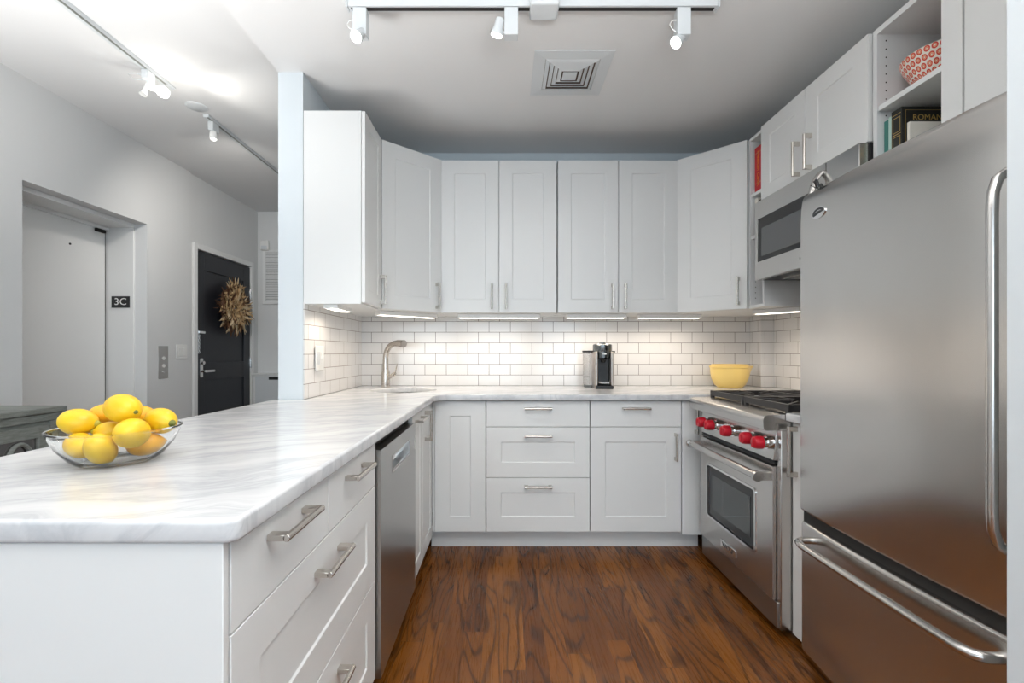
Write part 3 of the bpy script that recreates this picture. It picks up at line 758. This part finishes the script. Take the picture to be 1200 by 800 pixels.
# ------------------------------------------------------------ things on the counters
# glass bowl
BC = (-.862, 1.035)
c = thing('fruit_bowl', 'clear glass bowl full of lemons on the peninsula', 'bowl', (BC[0], BC[1], .9152))
b = MB(); RB = .117; HB = .073
outp = [(0, 0.0022), (.058, .0022), (.060, 0), (.066, 0), (.071, .002), (.0845, .0135), (.1042, .039), (.1145, .0615), (RB+.001, HB), (RB+.004, HB+.001)]
inp = [(RB+.003, HB+.0045), (RB-.001, HB+.004), (.112, .063), (.101, .041), (.080, .016), (.064, .0052), (0, .005)]
b.lathe(outp+inp, seg=72); link('glass_shell', b, 'glass', c, smooth=True)
def make_lemon(m):
    b = MB(); n = 22; L = .040; r = .0305; prof = []
    for k in range(n+1):
        t = -1+2*k/n; rad = r*math.sqrt(max(0, 1-t*t))**.95; z = t*L
        if t > .86: z += (t-.86)*.05; rad = rad*.82
        if t < -.93: z += (t+.93)*.02
        prof.append((0 if abs(t) == 1 else rad, z))
    b.lathe(prof, seg=28)
    me_o = link('peel', b, m, smooth=True)
    return me_o
lem = []
# place, direction of the pointed end, label
spec = [
 ((-0.8455, 0.9729, 0.9562), (.1, .5, -.8), 'lemon', 'lowest front lemon with dark stem scar, at the bottom of the glass bowl', 'n', 0.88),
 ((-0.9134, 1.0004, 0.9557), (-.8, .4, .2), 'lemon', 'lower left lemon seen through the glass, under the green-tipped one', 'n', 0.93),
 ((-0.8125, 1.0521, 0.9487), (.8, .7, .1), 'lemon', 'lower right lemon low in the bowl, behind the big central one', 'o', 0.88),
 ((-0.7997, 0.9974, 0.9852), (.3, -1, .05), 'lemon', 'big central lemon resting above the lowest front one', 'n', 1.04),
 ((-0.8784, 1.0361, 0.9813), (-1, -.35, .05), 'lemon', 'small tapered lemon in the middle pointing left with green tip', 't', 0.74),
 ((-0.9434, 1.0279, 1.0045), (.95, .1, -.12), 'lemon', 'left upper lemon with green tip pointing right', 't', 0.95),
 ((-0.9365, 1.0855, 1.0135), (.6, .6, .2), 'lemon', 'orange-yellow lemon half hidden behind the others, between left and top ones', 'o', 0.78),
 ((-0.8413, 1.0244, 1.0348), (-.9, .3, .15), 'lemon', 'topmost lemon crowning the pile', 'n', 1.03),
 ((-0.7927, 1.0716, 1.0004), (.9, -.35, -.08), 'lemon', 'right upper lemon with stem end facing right', 's', 0.96),
 ((-0.8790, 1.1170, 1.0045), (.8, .5, .1), 'lemon', 'rear lemon mostly hidden behind the topmost one', 'o', 0.82),
]
lemon_mesh = {}
for pos, dr, cat, lab, kind, sc in spec:
    t = thing('lemon', lab, 'lemon', pos, group='lemons in the glass bowl')
    t.rotation_euler = Vector(dr).to_track_quat('Z', 'Y').to_euler(); t.scale = (sc,)*3
    mk = 'lemon_orange' if kind == 'o' else 'lemon'
    if mk not in lemon_mesh:
        p = make_lemon(mk); lemon_mesh[mk] = p.data; p.parent = t
    else:
        p = bpy.data.objects.new('peel', lemon_mesh[mk]); COL.objects.link(p); p.parent = t
    if kind in 'ts':
        b = MB(); b.lathe([(.009, .0395), (.006, .0455), (.0035, .0485), (0, .0495)], seg=16)
        link('tip', b, 'lemon_tip' if kind == 't' else 'stem_scar', t, smooth=True)
    elif kind == 'n':
        b = MB(); b.lathe([(.0045, -.0400), (.0035, -.0425), (0, -.0430)], seg=12); link('stem_scar', b, 'stem_scar', t, smooth=True)

# coffee machine
c = thing('coffee_machine', 'capsule coffee machine in grey and black against the back tiles', 'coffee machine', (.668, 3.165, .915))
link('base', MB().box(-.058, .058, -.115, .12, 0, .022), 'black_plastic', c, bev=.004)
b = MB(); b.box(-.062, -.042, -.10, .11, 0, .245); b.box(.042, .062, -.10, .11, 0, .245)
link('housing', b, 'bronze', c, bev=.006)
link('inner_column', MB().box(-.042, .042, -.045, .10, .022, .24), 'black_plastic', c, bev=.003)
link('brew_head', MB().lathe([(0, .195), (.030, .195), (.046, .205), (.049, .245), (0, .245)], (0, -.055, 0), 36), 'gunmetal', c, smooth=True)
link('spout', MB().lathe([(0, .172), (.012, .172), (.022, .198), (0, .198)], (0, -.065, 0), 20), 'black_gloss', c, smooth=True)
link('lid', MB().lathe([(0, .246), (.062, .246), (.064, .252), (.064, .290), (.058, .296), (0, .298)], (0, -.035, 0), 40), 'gunmetal', c, smooth=True)
link('lid_lever', MB().lathe([(0, .297), (.022, .297), (.024, .306), (.014, .310), (0, .310)], (0, -.035, 0), 24), 'chrome', c, smooth=True)
link('brew_button', MB().box(-.013, .013, -.1055, -.10, .226, .234), 'white_plastic', c)
b = MB(); b.prism([(-.04, -.10), (-.028, -.13), (.028, -.13), (.04, -.10), (.04, -.04), (-.04, -.04)], .036, .048)
link('drip_tray', b, 'chrome', c, bev=.002)
link('water_tank', MB().lathe([(0, .018), (.042, .018), (.045, .03), (.045, .238), (0, .238)], (-.072, .045, 0), 32), 'tank', c, smooth=True)
link('tank_lid', MB().lathe([(0, .239), (.046, .239), (.048, .243), (.047, .252), (0, .254)], (-.074, .045, 0), 32), 'black_plastic', c, smooth=True)
link('tank_foot', MB().lathe([(0, 0), (.040, 0), (.042, .017), (0, .017)], (-.072, .045, 0), 24), 'gunmetal', c, smooth=True)
link('capsule_bin', MB().lathe([(0, .0), (.030, .0), (.033, .01), (.033, .238), (0, .238)], (.062, .055, 0), 32), 'bronze', c, smooth=True)
link('bin_lid', MB().lathe([(0, .239), (.038, .239), (.039, .25), (0, .253)], (.066, .045, 0), 32), 'black_plastic', c, smooth=True)

# yellow nesting bowls
def ybowl(name, lab, loc, r, h, spout):
    c = thing(name, lab, 'bowl', loc)
    b = MB(); o1 = [(0, 0), (r*.60, 0), (r*.62, .004), (r*.78, h*.16), (r*.90, h*.42), (r*.955, h*.70), (r*.965, h*.86), (r*.965, h*.90), (r*1.0, h*.91), (r*1.005, h*.95), (r*1.0, h), (r*.955, h), (r*.93, h*.86), (r*.92, h*.70), (r*.865, h*.42), (r*.74, h*.18), (r*.58, .008), (0, .008)]
    b.lathe(o1, seg=56); 
    if spout:
        for v in b.bm.verts:
            a = math.atan2(v.co.y, v.co.x); d_ = abs((a-R(-20)+math.pi) % (2*math.pi)-math.pi)
            if v.co.z > h*.6 and d_ < .3:
                k = (1-d_/.3)*(v.co.z/h-.6)/.4*.018; v.co.x += k*math.cos(a); v.co.y += k*math.sin(a)
    link('shell', b, 'yellow', c, smooth=True); return c
ybowl('mixing_bowl', 'larger pale yellow mixing bowl on the counter by the range', (1.545, 3.165, .9152), .128, .150, True)
ybowl('mixing_bowl', 'smaller yellow bowl nested inside the mixing bowl, its rim just showing', (1.545, 3.165, .9245), .116, .150, False)

# ------------------------------------------------------------ things on the shelves
def book(lab, loc, rz, t, d, h, cover, group=None, deco=None):
    """spine faces local -y, thickness along x, depth along y"""
    c = thing('book', lab, 'book', loc, rz, group)
    b = MB(); b.box(0, .003, 0, d, 0, h); b.box(t-.003, t, 0, d, 0, h); b.box(0, t, -.002, .002, 0, h)
    link('cover', b, cover, c, bev=.0008)
    link('pages', MB().box(.0035, t-.0035, .0025, d-.004, .004, h-.004), 'paper', c)
    if deco: deco(c, t, d, h)
    return c
def spine_txt(s, size, m):
    def f(c, t, d, h):
        text('spine_lettering', s, size, Matrix.Translation((t/2, -.0025, h*.52)) @ Matrix.Rotation(R(90), 4, 'X') @ Matrix.Rotation(R(-90), 4, 'Z'), m, c)
        b = MB(); b.box(.006, t-.006, -.0028, -.002, h*.86, h*.868); b.box(.006, t-.006, -.0028, -.002, h*.2, h*.208); link('spine_band', b, 'gold', c)
    return f
bk = book('thick red cookbook with orange lettering on the narrow open shelf', (1.462, 2.692, 2.0755), R(-90), .075, .22, .262, 'book_red', deco=spine_txt('Mexican Cook', .034, 'orange_ink'))
book('thin white booklet on the shelf below the red cookbook', (1.462, 2.690, 1.8305), R(-90), .028, .19, .215, 'paper')
book('black spined book beside the white booklet, half hidden by the microwave', (1.462, 2.655, 1.8305), R(-90), .030, .19, .195, 'book_black')
book('second pale book right of the black spine, below the red cookbook', (1.462, 2.620, 1.8305), R(-90), .035, .18, .205, 'book_mint')
# books beside the fridge, spines to the room
zb = 1.7785
book('slim teal book at the far end of the lower shelf', (1.462, 1.777, zb), R(-90), .018, .24, .262, 'book_teal', 'books on the shelf beside the fridge cabinet')
book('pale mint book between the teal book and the brown spine', (1.462, 1.757, zb), R(-90), .016, .24, .268, 'book_mint', 'books on the shelf beside the fridge cabinet')
def gild(c, t, d, h):
    b = MB()
    for z0, z1 in ((h-.02, h-.018), (h*.66, h*.67), (h*.36, h*.37), (.018, .02)): b.box(.004, t-.004, -.0028, -.002, z0, z1)
    for z0, z1 in ((h*.69, h-.03), (h*.39, h*.64)):
        for q in ((.006, .008, z0, z1), (t-.008, t-.006, z0, z1), (.006, t-.006, z0, z0+.002), (.006, t-.006, z1-.002, z1)): b.box(q[0], q[1], -.0028, -.002, q[2], q[3])
    link('gilt_lines', b, 'gold', c)
    b = MB()
    for q in ((.012, .013, .012, h-.012), (d-.013, d-.012, .012, h-.012), (.012, d-.012, .012, .013), (.012, d-.012, h-.013, h-.012)): b.box(t, t+.0006, q[0], q[1], q[2], q[3])
    link('cover_frame', b, 'gold', c)
    text('cover_lettering', 'ROMAN GRILL', .030, Matrix.Translation((t+.0003, d/2, h-.040)) @ Matrix.Rotation(R(90), 4, 'Z') @ Matrix.Rotation(R(90), 4, 'X'), 'gold', c)
book('large black book with gilt frame and brown gilded spine, on the lower shelf', (1.458, 1.739, zb), R(-90), .045, .27, .278, 'book_black', 'books on the shelf beside the fridge cabinet', gild)
c = thing('notepad', 'low white pad in front of the black gilt book', 'notepad', (1.47, 1.688, zb), R(-90))
link('paper_block', MB().box(0, .012, 0, .2, 0, .215), 'paper', c, bev=.001)
c = thing('patterned_bowl', 'bowl with red rosette pattern on the upper open shelf', 'bowl', (1.562, 1.648, 2.1025))
b = MB(); b.lathe([(0, 0), (.048, 0), (.052, .004), (.085, .040), (.110, .085), (.119, .112), (.116, .113), (.105, .085), (.080, .044), (.048, .008), (0, .008)], seg=56)
link('glazed_shell', b, 'rosette', c, smooth=True)

# ------------------------------------------------------------ ceiling fittings
c = thing('track_light_rail', 'white track rail across the kitchen ceiling with junction box', 'track', (.12, 1.905, CH))
b = MB(); b.box(-.755, .755, -.018, .018, -.026, 0); link('rail', b, 'white_metal', c, bev=.002)
link('rail_slot', MB().box(-.745, .745, -.008, .010, -.0275, -.0262), 'dark_gap', c)
b = MB(); b.box(-.012, .105, -.055, .045, -.045, 0); link('junction_box', b, 'white_metal', c, bev=.008)
b = MB(); b.box(-.764, -.756, -.019, .019, -.030, 0); b.box(.756, .764, -.019, .019, -.030, 0); link('end_cap', b, 'white_metal', c, bev=.002)
KT = 1.905; LAMPS = []
def track_head(lab, x, lampoff, aim, rad=.026, power=16, y=KT):
    c = thing('track_spotlight', lab, 'spotlight', (x, y, CH-.028), group='spotlights on the kitchen track')
    link('adapter_box', MB().box(-.028, .028, -.015, .030, -.112, 0), 'white_metal', c, bev=.003)
    P = Vector(lampoff); a = Vector(aim).normalized(); mx = Matrix.Translation(P) @ a.to_track_quat('-Z', 'Y').to_matrix().to_4x4()
    b = MB(); b.lathe([(0, .052), (.016, .052), (.018, .048), (.019, .018), (rad-.003, .006), (rad, -.004), (rad, -.012), (rad-.002, -.012), (rad-.003, -.002), (0, -.001)], seg=28, mx=mx)
    h = link('lamp_head', b, 'white_metal', c, smooth=True)
    b = MB(); b.lathe([(0, -.009), (rad-.0035, -.008), (rad-.0035, -.006), (0, -.005)], seg=24, mx=mx); link('bulb', b, 'bulb', h, smooth=True)
    q = P + a*(-.03); s = 1 if P.x > 0 else -1
    b = MB(); b.tube([(s*.028, 0, -.045), (s*.046, 0, -.048), (s*.054, 0, -.062), (s*.046, 0, -.078), (q.x*.8, q.y, q.z)], .002, 8); link('cable', b, 'white_plastic', c, smooth=True)
    b = MB(); b.cyl((0, 0, -.100), (P.x, P.y, P.z+.004), .005, 10); link('pivot', b, 'white_metal', c, smooth=True)
    spot('spot_lamp', P + a*.02, P + a*1.0, power, (1, .93, .84), 75, .8, .02, c)
track_head('left spotlight on the kitchen track, lamp glowing straight below its box', -.588, (-.004, -.028, -.128), (-.35, -.75, -.9))
track_head('middle spotlight on the kitchen track, lamp tilted to the left of its box', .032, (-.058, .0, -.095), (-.25, .15, -1))
track_head('right spotlight on the kitchen track, tilted lamp at lower left of its box', .738, (-.022, .005, -.128), (-.75, -.3, -.8))
# air vent
c = thing('ceiling_vent', 'square white air vent with concentric louvres in the kitchen ceiling', 'vent', (.341, 2.395, CH))
def ring(b, o0, i0, zo, zi, th=.002):
    """sloping square ring from half-size o0 at height zo to i0 at height zi"""
    for k in range(4):
        a = k*math.pi/2; rt = Matrix.Rotation(a, 4, 'Z')
        A = [rt @ Vector(p) for p in ((-o0, -o0, zo), (o0, -o0, zo), (i0, -i0, zi), (-i0, -i0, zi))]
        B = [p+Vector((0, 0, th)) for p in A]
        va = [b.bm.verts.new(p) for p in A]; vb = [b.bm.verts.new(p) for p in B]
        b.bm.faces.new(va); b.bm.faces.new(vb[::-1])
        for i in range(4): b.bm.faces.new((va[i], vb[i], vb[(i+1) % 4], va[(i+1) % 4]))
b = MB(); ring(b, .192, .134, -.004, -.008, .004); link('frame', b, 'white_metal', c)
link('duct', MB().box(-.134, .134, -.134, .134, -.0012, -.0002), 'book_brown', c)
b = MB()
for s in (.132, .108, .085, .062): ring(b, s, s-.018, -.006, -.013 if s > .1 else -.013, .0015)
link('louvres', b, 'white_metal', c)
link('centre_plate', MB().box(-.036, .036, -.034, .034, -.013, -.010), 'white_metal', c, bev=.001)
# living side tracks
TX = -1.94
def rail(lab, y0, y1):
    c = thing('track_light_rail', lab, 'track', (TX, y0, LH))
    link('rail', MB().box(-.018, .018, 0, y1-y0, -.022, 0), 'white_metal', c, bev=.002)
    link('rail_slot', MB().box(.004, .017, .0, y1-y0-.01, -.0236, -.0222), 'grey_wood', c)
    link('end_cap', MB().box(-.017, .017, y1-y0, y1-y0+.06, -.012, 0), 'white_metal', c, bev=.002)
rail('long white track rail on the living side ceiling, upper left', -1.0, 2.66)
rail('white track rail at the far end of the hall ceiling', 3.02, 4.9)
c = thing('track_spotlight', 'bright double-lamp spotlight at the end of the left track rail', 'spotlight', (TX, 2.53, LH-.022))
link('adapter_box', MB().box(-.018, .018, -.03, .03, -.05, 0), 'white_metal', c, bev=.004)
b = MB(); b.tube([(0, 0, -.045), (.0, .0, -.07)], .006, 10); b.tube([(-.01, 0, -.03), (-.05, -.02, -.02), (-.085, -.03, -.028), (-.07, -.02, -.05), (-.03, 0, -.045)], .0025, 8)
link('bracket', b, 'white_metal', c, smooth=True)
mx = Matrix.Translation((.035, .02, -.085)) @ Vector((.8, .1, -.35)).to_track_quat('-Z', 'Y').to_matrix().to_4x4()
b = MB(); b.lathe([(0, .04), (.02, .036), (.016, .02), (.014, .0), (.024, -.012), (.03, -.03), (.026, -.05), (0, -.062)], seg=28, mx=mx)
link('bulb', b, 'bulb', c, smooth=True)
mx = Matrix.Translation((-.022, .0, -.11)) @ Vector((-.1, -.3, -1)).to_track_quat('-Z', 'Y').to_matrix().to_4x4()
b = MB(); b.lathe([(0, .06), (.008, .056), (.010, .02), (.016, -.01), (.019, -.018), (0, -.014)], seg=24, mx=mx)
link('lamp_head', b, 'white_plastic', c, smooth=True)
pl = bpy.data.lights.new('bulb_lamp', 'POINT'); pl.energy = 1.0; pl.color = (1, .95, .87); pl.shadow_soft_size = .03
po = bpy.data.objects.new('bulb_lamp', pl); COL.objects.link(po); po.parent = c; po.location = (.12, .05, -.18)
spot('spot_lamp', (.10, .08, -.14), (1.1, .62, .10), 4.5, (1, .96, .89), 95, 1.0, .03, c)
c = thing('track_spotlight', 'small spotlight at the start of the far hall track', 'spotlight', (TX, 3.10, LH-.022))
link('adapter_box', MB().box(-.018, .018, -.035, .035, -.060, 0), 'white_metal', c, bev=.004)
b = MB(); b.lathe([(0, 0), (.020, 0), (.024, -.02), (.026, -.05), (.022, -.052), (0, -.045)], (0, 0, -.055), 24)
link('lamp_head', b, 'white_plastic', c, smooth=True)
link('bulb', MB().lathe([(0, -.047), (.018, -.050), (.016, -.056), (0, -.058)], (0, 0, -.055), 20), 'bulb_soft', c, smooth=True)
spot('spot_lamp', (.0, -.0, -.13), (-.3, 1.2, -1.2), 22, (1, .95, .89), 150, .9, .03, c)
tag(link('ceiling_speaker', MB().lathe([(0, -.008), (.055, -.008), (.062, -.003), (.062, 0), (0, 0)], seg=36), 'white_metal', smooth=True), 'round flat white disc cover on the ceiling between the two track rails', 'ceiling disc').location = (-1.94, 2.93, LH)

# under-cabinet lights
def ucl(lab, loc, rz, L, power, dp=.075):
    c = thing('under_cabinet_light', lab, 'light fixture', (loc[0], loc[1], UB-.0005), rz, group='under-cabinet lights')
    link('housing', MB().box(-L/2, L/2, -dp/2, dp/2, -.026, 0), 'white_plastic', c, bev=.003)
    link('diffuser', MB().box(-L/2+.012, L/2-.012, -dp/2+.012, dp/2-.012, -.0275, -.0262), 'led', c)
    area('led_lamp', (0, 0, -.034), (0, 0, 0), L-.03, dp-.025, power, WARM, c, 160)
ucl('short slanted under-cabinet light below the left wall cabinet', (-.90, 2.53), R(90), .24, .5)
ucl('under-cabinet light below the diagonal cabinet over the sink', (-.62, 2.99), R(43), .42, 1.1)
ucl('under-cabinet light below the left double-door wall cabinet', (-.03, 3.12), 0, .55, .72)
ucl('under-cabinet light above the coffee machine', (.62, 3.12), 0, .40, .9)
ucl('long under-cabinet light below the cabinets right of the coffee machine', (1.12, 3.14), 0, .42, .8)
ucl('under-cabinet light below the narrow open shelf above the range corner', (1.60, 2.70), R(-55), .26, 1.0)
b = MB(); b.box(.42, .43, 3.24, 3.26, UB-.03, UB-.002)
b = MB(); b.tube([(.255, 3.12, UB-.012), (.29, 3.13, UB-.02), (.34, 3.12, UB-.012), (.415, 3.12, UB-.012)], .004, 8)
tag(link('connecting_cable', b, 'white_plastic', smooth=True), 'white connecting cable between two under-cabinet lights left of the coffee machine', 'cable')

# ------------------------------------------------------------ things on the walls
c = thing('light_switch', 'white switch plate on the left tile wall beside the sink', 'switch', (KL+.0135, 2.555, 1.125), R(90))
link('plate', MB().box(-.056, .056, -.006, 0, -.068, .068), 'white_plastic', c, bev=.003)
b = MB(); b.box(-.036, -.006, -.0085, -.006, -.034, .034); link('outlet_face', b, 'white_metal', c, bev=.002)
b = MB(); b.box(.008, .036, -.0085, -.006, -.034, .034); b.box(.018, .026, -.016, -.008, -.004, .012); link('rocker', b, 'white_plastic', c, bev=.0015)
c = thing('room_number_sign', 'small black sign reading 3C beside the white slab door', 'sign', (-2.885, 3.4945, 1.535))
link('plate', MB().box(-.068, .068, -.005, 0, -.043, .043), 'black_plastic', c, bev=.001)
text('lettering', '3C', .075, Matrix.Translation((0, -.0055, 0)) @ Matrix.Rotation(R(90), 4, 'X'), 'white_plastic', c, sx=1.05)
c = thing('elevator_call_panel', 'narrow steel call panel with two round buttons on the left wall', 'call panel', (WL, 3.675, 1.078), R(90))
link('plate', MB().box(-.052, .052, -.004, 0, -.128, .128), 'steel', c, bev=.001)
for z in (.03, -.03): link('button', MB().cyl((0, -.009, z), (0, -.004, z), .014, 20), 'white_plastic', c, smooth=True)
link('keyhole', MB().cyl((0, -.008, -.078), (0, -.004, -.078), .010, 16), 'chrome', c, smooth=True)
c = thing('light_switch', 'white double rocker switch on the hall wall beside the black door', 'switch', (WL, 3.885, 1.160), R(90))
link('plate', MB().box(-.065, .065, -.005, 0, -.060, .060), 'white_plastic', c, bev=.003)
for x in (-.024, .024): link('rocker', MB().box(x-.019, x+.019, -.009, -.005, -.036, .036), 'white_plastic', c, bev=.002)
c = thing('motion_sensor', 'small white sensor box high in the hall corner', 'sensor', (-2.63, 5.129, 2.33))
link('case', MB().box(-.045, .045, -.04, 0, -.055, .055), 'white_plastic', c, bev=.008)
link('lens', MB().box(-.03, .03, -.045, -.04, -.045, -.005), 'white_metal', c, bev=.004)
c = thing('wall_grille', 'white louvred return-air grille on the hall end wall', 'grille', (-2.42, 5.129, 1.985))
b = MB()
for q in ((-.24, -.21, -.30, .30), (.21, .24, -.30, .30), (-.21, .21, -.30, -.27), (-.21, .21, .27, .30)): b.box(q[0], q[1], -.016, 0, q[2], q[3])
link('frame', b, 'trim', c, bev=.002)
b = MB()
for k in range(20):
    z = -.258+k*.027; b.box(-.21, .21, -.012, .012, -.001, .001, mx=Matrix.Translation((0, -.014, z)) @ Matrix.Rotation(R(-68), 4, 'X'))
link('louvres', b, 'trim', c); link('backing', MB().box(-.21, .21, -.002, -.0005, -.27, .27), 'dark_gap', c)
c = thing('low_wall_cabinet', 'low white cabinet with black finger notch in the hall corner', 'cabinet', (-2.62, 4.99, 0))
link('body', MB().box(-.075, .40, 0, .138, .05, .905), 'trim', c, bev=.002)
link('top_panel', MB().box(-.08, .41, -.012, .138, .906, .925), 'trim', c, bev=.002)
link('door', MB().box(-.045, .39, -.016, -.001, .06, .895), 'white_metal', c, bev=.002)
link('finger_notch', MB().box(.10, .22, -.0175, -.0155, .86, .893), 'black_plastic', c)

# wreath of dried husks on the entry door
WC = Vector((-2.70, 4.575, 1.60))
c = thing('wreath', 'dried corn husk wreath hanging on the black entry door', 'wreath', WC, R(90))
link('ring', MB().tube([(.17*math.cos(a), -.03, .17*math.sin(a)) for a in [k*math.pi/16 for k in range(32)]], .022, 10, close=True), 'husk_dark', c, smooth=True)
def blades(n, mat_, r0, r1, l0, l1, wd, a_rng=(0, 360), tw=.9):
    b = MB()
    for _ in range(n):
        a = R(random.uniform(*a_rng)); r = random.uniform(r0, r1); base = Vector((r*math.cos(a), -random.uniform(.02, .055), r*math.sin(a)))
        da = a+random.uniform(-tw, tw)*1.3; L = random.uniform(l0, l1); d = Vector((math.cos(da), random.uniform(-.45, .1), math.sin(da))).normalized()
        side = d.cross(Vector((0, 1, random.uniform(-.5, .5)))).normalized()*wd*random.uniform(.6, 1.2); th = Vector((0, -.0022, 0))
        tip = base+d*L; mid = base+d*L*.5+Vector((0, -.012, 0))
        P = [base-side*.35, base+side*.35, mid+side, tip, mid-side]
        f = [b.bm.verts.new(p+th) for p in P]; k = [b.bm.verts.new(p-th) for p in P]
        b.bm.faces.new(f); b.bm.faces.new(k[::-1])
        for i in range(5): b.bm.faces.new((f[i], k[i], k[(i+1) % 5], f[(i+1) % 5]))
    return b
link('dark_stalks', blades(320, 0, .07, .20, .05, .13, .006, (0, 360), 1.6), 'husk_dark', c, kind='stuff')
link('husks', blades(210, 0, .03, .18, .07, .15, .013, (0, 360), 1.8), 'husk', c, kind='stuff')
link('pale_husks', blades(60, 0, .05, .17, .10, .17, .014, (200, 380), .5), 'husk_pale', c, kind='stuff')
link('long_husks', blades(14, 0, .02, .12, .14, .2, .016, (60, 110), .3), 'husk_pale', c, kind='stuff')

# sideboard with fretwork doors
c = thing('sideboard', 'weathered grey sideboard with fretwork mirrored doors against the left wall', 'sideboard', (-2.25, .92, 0), R(90))
L = 1.458; H = .885
link('top', MB().box(-.01, L, -.012, .438, H-.028, H), 'grey_wood', c, bev=.004)
link('moulding', MB().box(.0, L-.012, -.002, .436, H-.066, H-.0285), 'grey_wood', c, bev=.003)
link('body', MB().box(.01, L-.022, .012, .434, .10, H-.0665), 'grey_wood', c, bev=.002)
for x in (.01, L-.075): link('corner_post', MB().box(x, x+.055, .0, .012, .0, H-.067), 'grey_wood', c, bev=.002)
for x in (.01, L-.075): link('leg', MB().box(x, x+.055, .012, .06, .0, .10), 'grey_wood', c, bev=.002)
def sdoor(x0, x1):
    z0, z1 = .12, H-.085; fr = .055
    b = MB()
    for q in ((x0, x0+fr, z0, z1), (x1-fr, x1, z0, z1), (x0+fr, x1-fr, z0, z0+fr), (x0+fr, x1-fr, z1-fr, z1)): b.box(q[0], q[1], -.008, .011, q[2], q[3])
    d = link('door', b, 'grey_wood', c, bev=.002)
    link('mirror', MB().box(x0+fr, x1-fr, .006, .0105, z0+fr, z1-fr), 'mirror', d)
    b = MB(); xa, xb, za, zb = x0+fr, x1-fr, z0+fr, z1-fr
    nx = 2; cw = (xb-xa)/nx
    for i in range(nx):
        for j in range(3):
            cx = xa+cw*(i+.5); cz = zb-.105-j*.21
            b.tube([(cx+.055*math.cos(a), .0, cz+.088*math.sin(a)) for a in [k*math.pi/12 for k in range(24)]], .011, 8, close=True, flat=.9)
            for s in (-1, 1):
                for t in (-1, 1):
                    b.box(cx+s*.056-(.0 if s > 0 else .045), cx+s*.056+(.045 if s > 0 else 0), -.008, .006, cz+t*.035-.009, cz+t*.035+.009)
            b.box(cx+.09, cx+.108, -.008, .006, cz-.044, cz+.044)
            b.box(cx-.108, cx-.09, -.008, .006, cz-.044, cz+.044)
    link('fretwork', b, 'grey_wood', d, smooth=False)
sdoor(.075, .502); sdoor(.506, .932); sdoor(.936, 1.372)
